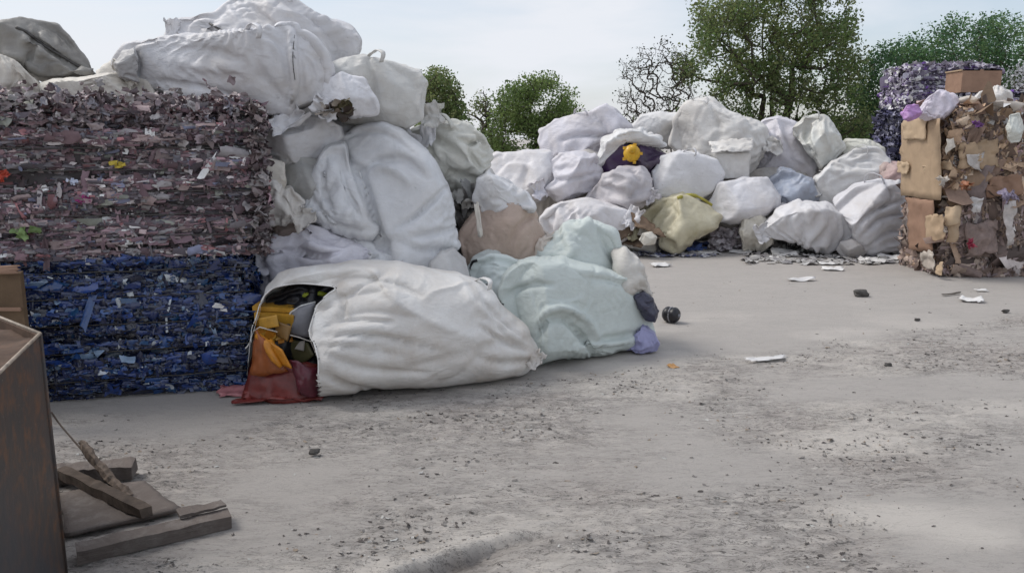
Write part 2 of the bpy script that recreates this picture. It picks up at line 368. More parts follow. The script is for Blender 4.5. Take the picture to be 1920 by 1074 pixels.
def flap(ob, px, py, w, h, ang, seed, curl=.6):
    """a loose tail of the bag's cloth sticking out at a pixel"""
    q = surf(ob, [(px, py)], .0)[0]; a = R(ang); d = np.array([math.cos(a), -.25, math.sin(a)]); d /= np.linalg.norm(d); e = np.cross(d, [0.2, -1., .1]); e /= np.linalg.norm(e)
    V, Fq = sheet(q+d*h*.38, e, d, w*.85, h*.8, seed, .35, 15, curl, .5); return obj('loose_flap', *thick(V, Fq, .004), ob.data.materials[0], ob)
def loop(ob, px, py, w, h, lean=0.0, bw=.035, mat=None):
    """a sewn lifting loop of webbing"""
    q = surf(ob, [(px, py)], .0)[0]-np.array([0, 0, .03]); a = np.linspace(0, math.pi, 22); f = np.sin(a)
    c = q+np.stack([(-w/2*np.cos(a)+lean*f*h)*.7, -(-w/2*np.cos(a))*.7-.02*f, h*f**.8], -1); c += .012*np.stack([fbm(c*14+k*5, k, 2) for k in range(3)], -1)
    sd = np.array([.75, .65, .12])*bw/2; V = np.stack([c-sd, c+sd], 1).reshape(-1, 3); i = np.arange(21)*2
    return obj('lifting_loop', *thick(V, np.stack([i, i+1, i+3, i+2], -1), .006), mat or ob.data.materials[0], ob)
# ------------------------------------------------------------------ bales
def pieces(cent, nrm, tan, w, h, dep, cols, seed):
    """many small bent plates: (k,3) centres, outward normals, tangents"""
    rg = np.random.default_rng(seed); k = len(cent); bit = np.cross(nrm, tan)
    u = np.linspace(-.5, .5, 4); v = np.linspace(-.5, .5, 3); U, Vv = np.meshgrid(u, v, indexing='ij'); U = U.ravel(); Vv = Vv.ravel()
    jit = rg.normal(0, 0.09, (k, 12, 2)); uu = (U[None]+jit[..., 0])*w[:, None]; vv = (Vv[None]+jit[..., 1])*h[:, None]
    bulge = rg.uniform(-0.2, 1.0, (k, 1))*(1-4*Vv[None]**2)*0.35*h[:, None]+rg.normal(0, 0.22, (k, 12))*h[:, None]+U[None]*rg.normal(0, .25, (k, 1))*w[:, None]*.4
    V = cent[:, None]+uu[..., None]*tan[:, None]+vv[..., None]*bit[:, None]+(bulge+dep[:, None])[..., None]*nrm[:, None]
    I = np.arange(12).reshape(4, 3); q = np.stack([I[:-1, :-1], I[1:, :-1], I[1:, 1:], I[:-1, 1:]], -1).reshape(-1, 4)
    Fq = (q[None]+(np.arange(k)*12)[:, None, None]).reshape(-1, 4)
    return V.reshape(-1, 3), Fq, np.repeat(cols, 12, 0)
def bale(name, corner, ax, size, palette, n, seed, mat, label, cat='bale', group=None, course=0.09, pw=(0.05, 0.16), ph=(0.02, 0.055), rough=0.03, vert=0.0, core=(0.02, 0.02, 0.03), cover=None, grooves=(), bigk=1.6, flatk=1.0):
    """corner: front-left-bottom, ax: 3 unit axes (right, back, up)"""
    rg = np.random.default_rng(seed); ax = np.array(ax, dtype=float); W, D, Hh = size; mb = MB()
    # rough core
    def facegrid(o, a, la, b, lb, nrm, sgn):
        na, nb = max(6, int(la/0.045)), max(6, int(lb/0.045)); U, Vv = np.meshgrid(np.linspace(0, la, na), np.linspace(0, lb, nb), indexing='ij')
        V = o+U[..., None]*a+Vv[..., None]*b; edge = np.minimum(np.minimum(U, la-U), np.minimum(Vv, lb-Vv))
        d = -0.035+0.03*fbm(V*14, seed, 3); d = np.where(edge < 1e-6, -0.03, d); V = V+d[..., None]*nrm
        I = np.arange(na*nb).reshape(na, nb); q = np.stack([I[:-1, :-1], I[1:, :-1], I[1:, 1:], I[:-1, 1:]], -1).reshape(-1, 4)
        mb.add(V.reshape(-1, 3), q if sgn else q[:, ::-1], np.array(core)*rg.uniform(.6, 1.6, (na*nb, 1)))
    c = np.array(corner); r, bk, up = ax
    faces = [(c, r, W, up, Hh, -bk, 1.0), (c+r*W, bk, D, up, Hh, r, .9), (c+bk*D, r, W, up, Hh, bk, .35), (c, bk, D, up, Hh, -r, .6), (c+up*Hh, r, W, bk, D, up, .8), (c, r, W, bk, D, -up, .02)]
    for k, (o_, a, la, b, lb, nr, dens) in enumerate(faces): facegrid(o_, a, la, b, lb, nr, k in (0, 1))
    pal = np.array([q[0] for q in palette]); wt = np.array([q[1] for q in palette], float); wt /= wt.sum()
    for k, (o_, a, la, b, lb, nr, dens) in enumerate(faces):
        m = int(n*dens*(la*lb)/(W*Hh))
        if m < 3: continue
        U = rg.uniform(0.01, la-0.01, m); Vv = rg.uniform(0.01, lb-0.01, m)
        if k < 4 and course: Vv = (np.floor(Vv/course)+0.5+rg.normal(0, .33, m))*course; Vv = np.clip(Vv, 0.01, lb-0.012)
        cen = o_+U[:, None]*a+Vv[:, None]*b
        g = fbm(np.stack([U*4+k*9, Vv*9, np.full(m, seed*1.7)], -1), seed, 3)
        # neighbouring pieces share a kind now and then
        ci = rg.choice(len(pal), m, p=wt); clump = fbm(np.stack([U*7, Vv*14, np.full(m, k*3.3+seed)], -1), seed+4, 2)
        ci = np.where(clump > 0.22, np.clip(((clump-0.22)*14).astype(int) % len(pal), 0, None), ci)
        ci = np.where(rg.random(m) < 0.5, ci, rg.choice(len(pal), m, p=wt))
        g = g+(0 if not course else 1.7*vnoise(np.stack([U*1.6+9, np.floor(Vv/course*2)*5.3, np.full(m, k*2.+seed)], -1), seed+2))
        cl = np.clip(pal[ci]*rg.uniform(.55, 1.35, (m, 1))*np.clip(1+0.3*g[:, None], .35, 1.9), 0, .9)
        tn = a+rg.normal(0, .18*flatk, (m, 1))*b+rg.normal(0, .22*flatk, (m, 1))*nr
        fl = rg.random(m) < vert; tn = np.where(fl[:, None], b+rg.normal(0, .3, (m, 1))*a+rg.normal(0, .2, (m, 1))*nr, tn)
        tn /= np.linalg.norm(tn, axis=1)[:, None]; n2 = nr+rg.normal(0, .35, (m, 1))*b+rg.normal(0, .2, (m, 1))*a
        n2 = n2-(n2*tn).sum(1)[:, None]*tn; n2 /= np.linalg.norm(n2, axis=1)[:, None]
        w = rg.uniform(*pw, m)*rg.uniform(.6, 1.25, m); h = rg.uniform(*ph, m)*rg.uniform(.7, 1.5, m)
        cour = 0 if not course else -0.02*np.abs(((Vv/course) % 1)-.5)*2
        big = rg.random(m); big = np.where(big > .985, bigk*1.6, np.where(big > .93, bigk, 1.0)); w = w*big; h = h*big*(1+.25*rg.random(m))
        dep = rough*rg.normal(0, .55, m)+0.03*g-0.005+cour
        for g_ in grooves:
            if k < 4: dep = dep-.045*np.exp(-((Vv-g_)/.014)**2)
        if cover is not None and k in (0,): dep = dep+cover(U/la, Vv/lb)
        mb.add(*pieces(cen, n2, tn, w, h, dep, cl, seed*11+k))
    return mb.build(name, mat, label=label, cat=cat, group=group)
def bale_strap(ob, c, ax, size, zz, mat, r=0.004):
    rt, bk, up = np.array(ax); W, D, Hh = size; o_ = np.array(c)+up*zz; e = 0.012
    pts = [o_-bk*e-rt*e, o_+rt*W/2-bk*e, o_+rt*(W+e)-bk*e, o_+rt*(W+e)+bk*D/2, o_+rt*(W+e)+bk*(D+e), o_-rt*e+bk*(D+e), o_-rt*e-bk*e]
    P2 = np.concatenate([np.linspace(pts[i], pts[i+1], 14)[:-1] for i in range(6)]+[pts[-1:]])
    P2 = P2+0.006*np.stack([fbm(P2*9+k*7, k+3, 2) for k in range(3)], -1)
    V, Fc = tube(P2, r, 5); return obj('strap', V, Fc, mat, ob)
# ------------------------------------------------------------------ GROUND
xs = np.unique(np.concatenate([np.linspace(-2.6, 4.6, 440), -2.6-np.geomspace(.03, 600, 60), 4.6+np.geomspace(.03, 600, 60)]))
ys = np.unique(np.concatenate([np.linspace(2.4, 6.8, 330), 6.8+np.geomspace(.02, 1500, 90), 2.4-np.geomspace(.03, 80, 30)]))
X, Yg = np.meshgrid(xs, ys, indexing='ij'); gp = np.stack([X, Yg, 0*X], -1)
bl = [G(-400, 790)[:2], G(300, 770)[:2], G(1000, 700)[:2], G(1240, 672)[:2], G(1500, 640)[:2], G(1700, 608)[:2], G(1920, 578)[:2], G(2600, 540)[:2]]
bx, by = np.array(bl).T
dirtmask = np.clip((np.interp(X, bx, by)+0.25*fbm(gp*1.3, 5, 3)-Yg)/0.28, 0, 1)
patch = fbm(gp*np.array([1.0, 1.6, 1])+3, 21, 4)
rough = dirtmask*np.clip(0.62+1.9*patch, 0.03, 1)
near = np.clip((9-np.hypot(X, Yg))/3, 0, 1)
st = gp*np.array([9.0, 26.0, 1])
crust = np.clip(fbm(st, 31, 4)*2.2, -1, 1)
Zg = near*(0.006*fbm(gp*1.7, 3, 3)+rough*(0.007*crust+0.006*fbm(gp*38, 8, 2)))
# the broken ledge along the wheel rut at the bottom
led = np.array([G(700, 1100)[:2], G(770, 1068)[:2], G(850, 1036)[:2], G(905, 1018)[:2], G(960, 1002)[:2], G(1060, 988)[:2], G(1300, 955)[:2]]); 
ly = np.interp(X, led[:, 0], led[:, 1])+0.03*fbm(gp*7, 44, 3)+0.015*fbm(gp*25, 45, 2)
inx = np.clip((X-led[0, 0]+.1)/.1, 0, 1)*np.clip((led[-2, 0]-X)/.45, 0, 1)
sg = 1/(1+np.exp(-(Yg-ly)/0.007)); drop = np.exp(-np.clip(ly-Yg, 0, 9)/0.5)*(1-sg)
Zg = Zg-inx*drop*0.075+inx*sg*np.exp(-np.clip(Yg-ly, 0, 9)/0.35)*0.012
# second shallow rut
ly2 = np.interp(X, [G(560, 880)[0], G(900, 850)[0], G(1150, 800)[0]], [G(560, 880)[1], G(900, 850)[1], G(1150, 800)[1]])
Zg -= 0.012*np.exp(-((Yg-ly2)/0.12)**2)*near*np.clip(0.5+patch, 0, 1)
Zg -= 0.004
nx, ny = X.shape; I = np.arange(nx*ny).reshape(nx, ny)
gq = np.stack([I[:-1, :-1], I[1:, :-1], I[1:, 1:], I[:-1, 1:]], -1).reshape(-1, 4)
pale = np.clip(inx*sg*np.exp(-np.clip(Yg-ly, 0, 9)/.22)*1.1+near*np.clip(2.6*fbm(gp*np.array([1.1, 2.2, 1])+40, 91, 4)-.55, 0, 1)*.9, 0, 1)
soil = np.clip(inx*(1-sg)*np.exp(-np.clip(ly-Yg, 0, 9)/.09), 0, 1)
gc = np.stack([rough, pale, soil], -1).reshape(-1, 3)
m, nt, b = newmat('concrete_yard'); a = nt.nodes.new('ShaderNodeVertexColor'); a.layer_name = 'Col'
sp = nt.nodes.new('ShaderNodeSeparateColor'); nt.links.new(a.outputs[0], sp.inputs[0]); tc = nt.nodes.new('ShaderNodeTexCoord'); v = tc.outputs['Object']
mp = nt.nodes.new('ShaderNodeMapping'); mp.inputs['Scale'].default_value = (1, 2.2, 1); nt.links.new(v, mp.inputs[0]); v2 = mp.outputs[0]
c0 = mix(nt, noise(nt, v2, 1.3, 6, .6), (0.39, 0.365, 0.342), (0.48, 0.45, 0.42))
c1 = mix(nt, ramp(nt, noise(nt, v2, 7, 8, .68, .5), [(.36, 0.), (.62, 1.)]), (0.30, 0.28, 0.262), (0.53, 0.495, 0.46))
c1 = mix(nt, ramp(nt, noise(nt, v, .8, 3, .5), [(.45, 0.), (.7, .35)]), c1, (0.32, 0.27, 0.24))
cc = mix(nt, sp.outputs[0], c0, c1)
vo = nt.nodes.new('ShaderNodeTexVoronoi'); vo.inputs['Scale'].default_value = 26; nt.links.new(v2, vo.inputs[0])
mulr = lambda f, k0, k1: mathn(nt, 'MULTIPLY', f, mathn(nt, 'MULTIPLY_ADD', sp.outputs[0], k1, k0))
def mathn(nt, op, *a):
    n = nt.nodes.new('ShaderNodeMath'); n.operation = op
    for k, x in enumerate(a):
        if isinstance(x, bpy.types.NodeSocket): nt.links.new(x, n.inputs[k])
        else: n.inputs[k].default_value = x
    return n.outputs[0]
mp3 = nt.nodes.new('ShaderNodeMapping'); mp3.inputs['Scale'].default_value = (1, 3.2, 1); mp3.inputs['Rotation'].default_value = (0, 0, .25); nt.links.new(v, mp3.inputs[0]); v3 = mp3.outputs[0]
cc = mix(nt, mulr(ramp(nt, noise(nt, v3, 3.2, 6, .7, 1.2), [(.50, 0.), (.66, 1.)]), .10, .40), cc, (0.25, 0.237, 0.225))
cc = mix(nt, mulr(ramp(nt, noise(nt, v3, 16, 5, .72, .6), [(.56, 0.), (.63, 1.)]), .08, .75), cc, (0.10, 0.094, 0.088))
cc = mix(nt, mulr(ramp(nt, noise(nt, v2, 34, 5, .75, .4), [(.58, 0.), (.66, 1.)]), .08, .85), cc, (0.06, 0.056, 0.052))
cc = mix(nt, mulr(ramp(nt, noise(nt, v3, 24, 5, .7, .5), [(.60, 0.), (.67, 1.)]), .10, .6), cc, (0.48, 0.46, 0.44))
cc = mix(nt, mathn(nt, 'MULTIPLY', sp.outputs[1], .8), cc, (.62, .58, .53)); cc = mix(nt, mathn(nt, 'MULTIPLY', sp.outputs[2], .75), cc, (.13, .11, .098))
nl_ = noise(nt, v3, 2.6, 8, .72, .9); ln_ = mathn(nt, 'ABSOLUTE', mathn(nt, 'SUBTRACT', nl_, .5))
cc = mix(nt, mulr(ramp(nt, ln_, [(.0, 1.), (.012, 0.)]), .25, .6), cc, (0.09, 0.085, 0.08))
cc = mix(nt, mulr(ramp(nt, noise(nt, v2, 90, 3, .6), [(.62, 0.), (.68, 1.)]), .05, .6), cc, (0.06, 0.057, 0.054))
nt.links.new(cc, b.inputs['Base Color']); b.inputs['Roughness'].default_value = .9; b.inputs['Specular IOR Level'].default_value = .2
bump(nt, b, noise(nt, v2, 42, 8, .78), .8, .02)
obj('ground', np.stack([X, Yg, Zg], -1).reshape(-1, 3), gq, m, cols=gc, kind='structure', origin=(0, 0, 0))
def gz(x, y):
    i = np.clip(np.searchsorted(xs, x), 0, nx-1); j = np.clip(np.searchsorted(ys, y), 0, ny-1); return Zg[i, j]
# grit and flakes of dirt: nobody could count them
rg = np.random.default_rng(5); mb = MB(); k = 70000
qx = rg.uniform(-2.4, 5.0, k); qy = 2.5+6.5*rg.random(k)**1.3
ok = rg.random(k) < np.array([rough[min(nx-1, np.searchsorted(xs, a)), min(ny-1, np.searchsorted(ys, c))] for a, c in zip(qx, qy)])*.9*np.clip(.35+fbm(np.stack([qx*2.4, qy*4, 0*qx], -1), 77, 3)*2, .02, 1)+.012
qx, qy = qx[ok], qy[ok]; k = len(qx); sz = 0.0028+0.010*rg.random(k)**3.5; cen = np.stack([qx, qy, gz(qx, qy)+sz*.2], -1)
a0 = rg.uniform(0, 6.28, k); tn = np.stack([np.cos(a0), np.sin(a0)*.5, 0*a0], -1); tn /= np.linalg.norm(tn, axis=1)[:, None]
n2 = np.stack([rg.normal(0, .25, k), rg.normal(0, .25, k), np.ones(k)], -1); n2 -= (n2*tn).sum(1)[:, None]*tn; n2 /= np.linalg.norm(n2, axis=1)[:, None]
pc = np.array([(.10, .09, .085), (.2, .19, .18), (.42, .40, .37), (.3, .25, .2), (.5, .5, .48)])[rg.choice(5, k, p=(.34, .3, .2, .1, .06))]
mb.add(*pieces(cen, n2, tn, sz*rg.uniform(1, 2.6, k), sz, sz*0, pc, 9))
MAT_GRIT = colmat('grit', .9, .2, 60, .2)
mb.build('ground_grit', MAT_GRIT, kind='stuff', label='scattered dark and pale grit and dirt flakes over the yard concrete')
# ------------------------------------------------------------------ BALES at the left
M_PET = colmat('pressed_film_blue', .18, .8, 40, .4)
M_MIX = colmat('pressed_film_mixed', .48, .45, 40, .3)
M_CARD = colmat('pressed_cardboard', .85, .2, 30, .3)
M_WIRE = flat('strap_wire', (.07, .065, .06), .5, .5, .3, 40)
fl, fr = G(110, 752), G(470, 725); rt = (fr-fl)/np.linalg.norm(fr-fl); bk = np.array([-rt[1], rt[0], 0]); up = np.array([0, 0, 1.])
AX = (rt, bk, up); c = fr+rt*0.03-rt*2.05; c[2] = 0
navy = [((.012, .03, .11), 5), ((.02, .05, .17), 5), ((.008, .015, .05), 4), ((.04, .09, .22), 2), ((.01, .012, .03), 3), ((.015, .07, .14), 1.5), ((.16, .24, .36), .55), ((.6, .65, .7), .7), ((.06, .05, .12), .7)]  # palest entries: light fragments, and glints of the film painted as colour
navy = [(tuple((q[0]*.36, q[1]*.72, q[2]*1.0)) if q[2] < .3 else q, w) for q, w in navy]
b1 = bale('plastic_bale', c, AX, (2.05, 1.1, .885), navy, 13000, 3, M_PET, 'dark navy blue plastic film bale at the bottom of the left stack', course=.1, pw=(.018, .085), ph=(.008, .024), rough=.02, vert=.14, flatk=.7, core=(.008, .012, .035), grooves=(.12, .30, .47, .64, .80))
for q in (.12, .30, .47, .64, .80): bale_strap(b1, c, AX, (2.05, 1.1, .885), q, M_WIRE)
brown = [((.075, .045, .055), 5), ((.11, .07, .08), 4), ((.035, .028, .035), 4), ((.17, .13, .13), 3), ((.10, .09, .10), 3), ((.30, .27, .27), 1.0), ((.075, .08, .12), .9), ((.14, .06, .065), .9), ((.5, .48, .48), .5), ((.11, .115, .10), 1.2), ((.15, .14, .145), 2.0)]
c2 = c+up*.885+rt*.10-bk*.02
brown = [(tuple(min(.7, x*2.1+.01) for x in q), w) for q, w in brown]
b2 = bale('plastic_bale', c2, AX, (2.05, 1.1, .90), brown, 15000, 4, M_MIX, 'purple brown bale of mixed crushed plastic on top of the navy bale', course=.085, pw=(.018, .095), ph=(.007, .021), rough=.02, vert=.10, flatk=.6, core=(.03, .022, .025), grooves=(.13, .26, .40, .53, .66))
for q in (.13, .26, .40, .53, .66): bale_strap(b2, c2, AX, (2.05, 1.1, .90), q, M_WIRE)
# ruffled film hanging over the top of that bale: a part of it
rg = np.random.default_rng(12); mb = MB()
for i in range(1500):
    u = rg.random(); vv = rg.random(); cen = c2+rt*(.02+1.96*u)+bk*(-.03+.5*vv**2.2)+up*(.90+rg.normal(-.07, .08) if vv < .45 else .93+rg.normal(0, .03))
    cl = np.array([(.42, .35, .36), (.34, .27, .29), (.24, .15, .16), (.5, .47, .47), (.32, .31, .36), (.20, .16, .17)][rg.choice(6, p=(.24, .24, .17, .13, .12, .1))])*rg.uniform(.55, 1.15)
    d = rg.normal(0, 1, 3); d[2] *= .5; d /= np.linalg.norm(d); e = np.cross(d, rg.normal(0, 1, 3)); e /= np.linalg.norm(e)
    V, Fq = sheet(cen, d, e, rg.uniform(.02, .08), rg.uniform(.015, .05), i, .8, 6, rg.normal(0, .8), .5); mb.add(V, Fq, cl)
for i in range(420):
    cen = c2+rt*(2.05+rg.normal(.0, .022))+bk*(rg.normal(-.01, .05))+up*rg.uniform(.0, .92); d = rg.normal(0, 1, 3); d[2] *= .5; d /= np.linalg.norm(d); e = np.cross(d, rg.normal(0, 1, 3)); e /= np.linalg.norm(e)
    V, Fq = sheet(cen, d, e, rg.uniform(.02, .10), rg.uniform(.015, .05), i, .8, 6, rg.normal(0, .8), .5); mb.add(V, Fq, np.array([(.30, .24, .24), (.22, .16, .17), (.36, .33, .33), (.12, .09, .10)][i % 4])*rg.uniform(.5, 1.2))
mb.build('loose_film', M_MIX, b2)
for (px, py, s, cl, nm, lb) in [(228, 308, .05, (.62, .47, .05), 'film_scrap', 'yellow scrap stuck in the purple brown bale'), (157, 375, .055, (.42, .02, .22), 'film_scrap', 'magenta scrap stuck in the purple brown bale'),
                        (137, 341, .035, (.6, .65, .8), 'film_scrap', 'pale lilac scrap stuck in the purple brown bale'), (55, 432, .09, (.22, .33, .12), 'film_scrap', 'green netting scrap low in the purple brown bale'),
                        (4, 330, .06, (.5, .06, .03), 'film_scrap', 'red scrap at the left edge of the purple brown bale')]:
    t = (P(px, py, 5)-np.array([0, 0, H])); num = ((c2-np.array([0, 0, H]))@bk); pt = np.array([0, 0, H])+t*(num/(t@bk)); mb = MB()
    for i in range(7):
        d = rt+rg.normal(0, .5, 3); d /= np.linalg.norm(d); e = np.cross(-bk, d)+rg.normal(0, .3, 3); e -= (e@d)*d; e /= np.linalg.norm(e)
        V, Fq = sheet(pt-bk*.03+rg.normal(0, s*.35, 3)*np.array([1, .3, .6]), d, e, s*rg.uniform(.4, .9), s*rg.uniform(.3, .6), i+px, .5, 6, rg.normal(0, .5), .5); mb.add(V, Fq, np.array(cl)*rg.uniform(.6, 1.2))
    mb.build(nm, M_MIX, b2, label=lb)
# ------------------------------------------------------------------ BAGS
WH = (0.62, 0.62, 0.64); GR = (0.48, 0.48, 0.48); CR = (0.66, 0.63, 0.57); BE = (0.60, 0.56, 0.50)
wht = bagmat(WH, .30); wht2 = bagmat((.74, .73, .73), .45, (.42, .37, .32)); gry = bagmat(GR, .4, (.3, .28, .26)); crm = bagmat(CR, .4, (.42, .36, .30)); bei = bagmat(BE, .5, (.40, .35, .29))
blu = bagmat((.66, .69, .74), .3, (.45, .45, .45)); drk = bagmat((.30, .29, .27), .5, (.14, .13, .12))
GL, GT, GM, GF = 'white bags lying on top of the left bales', 'white bags heaped beside the left bales', 'bags lying at the front of the left heap', 'white bags in the far heap'
# --- on top of the left bales
a1 = bag([(-70,52),(0,40),(28,38),(62,42),(108,45),(130,70),(152,100),(170,120),(184,143),(140,150),(85,150),(40,135),(-70,130)], 5.75, .4, 1, drk, 'dark grey tarpaulin bundle with black strap at the far upper left', wr=.07, group=GL, name='tarp_bundle', cat='bundle',
    creases=[([(45,55),(75,80),(120,110),(178,142)], 7, .05), ([(70,60),(60,90),(50,125)], 8, .03), ([(0,100),(40,110),(80,140)], 9, -.03)])
strap(a1, [(30,52),(52,62),(75,80),(120,108),(176,141)], M_WIRE, .011)
bag([(-70,118),(0,106),(28,116),(52,138),(78,160),(95,190),(0,205),(-70,200)], 5.45, .3, 2, crm, 'small cream lump of a bag below the dark tarpaulin bundle', group=GL)
bag([(70,160),(95,150),(140,149),(200,142),(285,141),(300,165),(318,190),(330,215),(200,222),(95,215)], 5.5, .33, 3, crm, 'low flat cream bag between the tarpaulin bundle and the giant boxy bag', group=GL, p=2.8)
bag([(170,150),(190,130),(212,114),(240,104),(275,115),(290,160),(230,185)], 6.7, .3, 4, crm, 'pale bag peeking out in the gap behind the giant boxy bag', group=GL)
a4 = bag([(214,120),(232,97),(260,88),(330,74),(400,68),(470,62),(535,54),(552,54),(585,76),(612,104),(619,140),(613,178),(562,206),(532,220),(480,214),(380,193),(310,178),(262,160),(222,146)], 5.75, .55, 5, bagmat((.62,.62,.64),.38,(.45,.40,.35)), 'giant boxy white bag lying across the top of the purple brown bale', p=3.4, wr=.045, lump=.035, group=GL, Tb=.5,
    creases=[([(545,56),(548,110),(552,160),(540,215)], 9, -.05), ([(330,90),(420,100),(500,150),(530,200)], 12, .022), ([(250,95),(258,120),(256,150)], 8, .03), ([(280,150),(380,165),(470,190)], 10, .025), ([(300,110),(400,130),(500,120)], 10, -.02)])
bag([(212,122),(230,98),(252,92),(258,112),(256,140),(262,158),(224,148)], 5.42, .2, 143, gry, parent=a4, name='dark_end_patch', p=3, nf=2, N=40)  # dark grey piece laid over the bag's left end to darken it
strap(a4, [(552,66),(549,110),(553,150)], M_WIRE, .003, name='seam_thread')
a5 = bag([(316,58),(330,47),(372,40),(400,34),(425,14),(460,2),(510,-8),(550,0),(590,22),(640,38),(672,50),(681,64),(678,92),(668,110),(620,125),(540,130),(440,120),(360,90),(330,74)], 6.15, .5, 6, wht, 'topmost white bag crowning the left heap', p=2.8, wr=.05, group=GL,
    creases=[([(375,42),(400,55),(440,68)], 5, .04), ([(330,55),(365,60),(400,68)], 6, .03), ([(470,10),(520,50),(580,90)], 11, .02), ([(664,50),(668,80),(660,110)], 6, -.03)])
strap(a5, [(385,40),(402,50),(420,60),(436,68)], M_WIRE, .008)
a6 = bag([(600,130),(640,113),(690,108),(740,118),(788,133),(801,150),(798,185),(792,222),(760,240),(700,240),(640,235),(610,200)], 6.1, .45, 7, bagmat((.60,.60,.58),.4,(.42,.38,.33)), 'grey white boxy bag at the right end of the top row', p=3.2, group=GL,
    creases=[([(690,112),(700,160),(695,212)], 9, .03), ([(790,140),(786,180),(785,218)], 6, -.03), ([(620,130),(660,150),(690,150)], 8, .02)])
bag([(598,190),(612,150),(640,139),(684,148),(705,185),(708,215),(660,222),(630,205),(612,192)], 5.7, .3, 8, bagmat((.70,.70,.74),.3), 'small bright white bag with torn dark underside in front of the boxy grey one', group=GL, wr=.06)
# dark brown pieces put in for the shade of a blackish gap
mb = MB(); rg = np.random.default_rng(41)
for i in range(40):
    q = P(rg.uniform(605, 655), rg.uniform(190, 218), 5.5+rg.uniform(-.04, .1)); d = rg.normal(0, 1, 3); d /= np.linalg.norm(d); e = np.cross(d, rg.normal(0, 1, 3)); e /= np.linalg.norm(e)
    V, Fq = sheet(q, d, e, .1, .06, i, .5, 5, .4, .4); mb.add(V, Fq, np.array([(.07, .05, .04), (.2, .15, .11), (.35, .3, .25), (.12, .10, .05)][i % 4]))
mb.build('dark_gap_fill', M_MIX, label='dark brown crumpled pieces standing in for the shaded gap below the small bright bag', cat='rubbish')
# --- heap beside the bales
bag([(470,270),(490,235),(520,218),(570,213),(640,214),(710,216),(765,236),(808,250),(800,300),(740,360),(640,400),(540,380),(485,330)], 6.25, .42, 9, wht, 'broad white bag sagging under the top row and behind the round bag', group=GT, wr=.06,
    creases=[([(600,216),(680,216),(760,236),(806,248)], 7, .05), ([(500,250),(560,235),(620,240)], 9, .03)])
bag([(478,258),(492,232),(540,220),(600,220),(645,238),(655,262),(620,290),(570,308),(510,300),(478,288)], 5.78, .3, 109, wht, 'creased white bag wedged under the giant boxy bag right beside the purple brown bale', group=GT, wr=.07)
bag([(530,300),(560,292),(600,300),(610,350),(595,400),(550,395),(533,350)], 5.72, .25, 10, bagmat((.36,.36,.35),.3), 'dull grey bag end in the gap left of the round bag', p=3.2, group=GT)
bag([(470,300),(505,296),(534,304),(537,345),(530,372),(490,375),(468,350)], 5.55, .2, 11, crm, 'cream box shaped bag end tight against the purple brown bale', p=3.4, group=GT)
bag([(478,362),(510,345),(545,352),(566,378),(568,402),(540,415),(500,420),(476,400)], 5.5, .2, 12, bagmat((.62,.60,.57),.5), 'crumpled cream bag below the box shaped bag end', wr=.13, group=GT)
bag([(505,415),(540,402),(572,410),(580,440),(540,460),(505,450)], 5.55, .18, 13, bagmat((.22,.18,.16),.6,(.1,.08,.07)), 'brown dirty sack stuffed under the crumpled cream bag', wr=.1, group=GT)
hero = bag([(571,388),(577,345),(594,302),(616,266),(662,240),(712,227),(758,244),(800,285),(836,342),(849,395),(856,460),(852,530),(800,575),(720,575),(640,545),(600,470),(590,425)], 5.95, .58, 14, bagmat((.64,.65,.67),.28,(.45,.42,.38),.55), 'huge round white bag in the middle of the left heap', N=110, p=2.3, wr=.042, lump=.03, nf=3, fold=.5, group=GT,
    creases=[([(672,318),(685,350),(700,400),(715,440),(735,500)], 9, .075), ([(640,262),(655,300),(690,330)], 10, .03), ([(668,325),(720,300),(760,300),(800,335)], 9, .05), ([(690,312),(735,318),(770,345)], 9, -.04),
             ([(735,430),(780,405),(840,350)], 8, .035), ([(580,400),(620,425),(690,438),(720,470)], 12, .10), ([(600,310),(600,360),(640,400)], 12, .03), ([(760,445),(800,440),(848,430)], 9, .03), ([(700,470),(740,450),(790,470),(845,470)], 10, .03), ([(650,250),(720,250),(780,290)], 9, .02), ([(625,290),(640,350),(680,420)], 9, -.035)])
strap(hero, [(673,320),(682,345),(690,368)], flat('bag_hem', (.74,.74,.74)), .006, name='seam_thread')
bag([(571,390),(579,342),(598,297),(620,268),(648,262),(652,300),(668,345),(690,395),(706,432),(697,450),(650,443),(603,420)], 5.66, .26, 141, bagmat((.64,.65,.67),.28,(.45,.42,.38),.55), parent=hero, name='folded_side', p=2.6, nf=2, wr=.05, N=70, creases=[([(612,290),(606,350),(630,410)], 9, .03), ([(640,290),(650,350),(680,410)], 8, .03), ([(590,380),(630,420),(690,435)], 7, .03)])
bag([(696,330),(715,308),(745,300),(775,318),(780,350),(750,380),(715,395),(700,370)], 5.42, .10, 142, bagmat((.64,.65,.67),.28,(.45,.42,.38),.55), parent=hero, name='bulging_panel', p=2.2, nf=1, wr=.06, N=50) if False else None
b3 = bag([(770,245),(800,232),(850,226),(880,230),(906,256),(923,286),(918,312),(900,345),(893,384),(862,392),(840,345),(808,312),(780,275)], 6.45, .32, 15, bagmat((.62,.62,.57),.4,(.42,.39,.33)), 'crumpled grey beige bag with rolled open end right of the round bag', wr=.09, group=GT,
    creases=[([(880,270),(900,265),(918,285)], 6, .07), ([(878,278),(890,300),(905,320)], 6, .05), ([(800,250),(850,280),(880,310)], 9, .05), ([(840,320),(865,330),(895,335)], 8, .05), ([(860,255),(890,262),(915,280)], 5, -.05)])
V, Fq = sheet(P(808, 218, 6.3), np.array([1., .2, .1]), np.array([.15, .1, 1.]), .15, .19, 5, .5, 14, .5, .35); obj('flap', *thick(V, Fq), b3.data.materials[0], b3)
mb = MB()
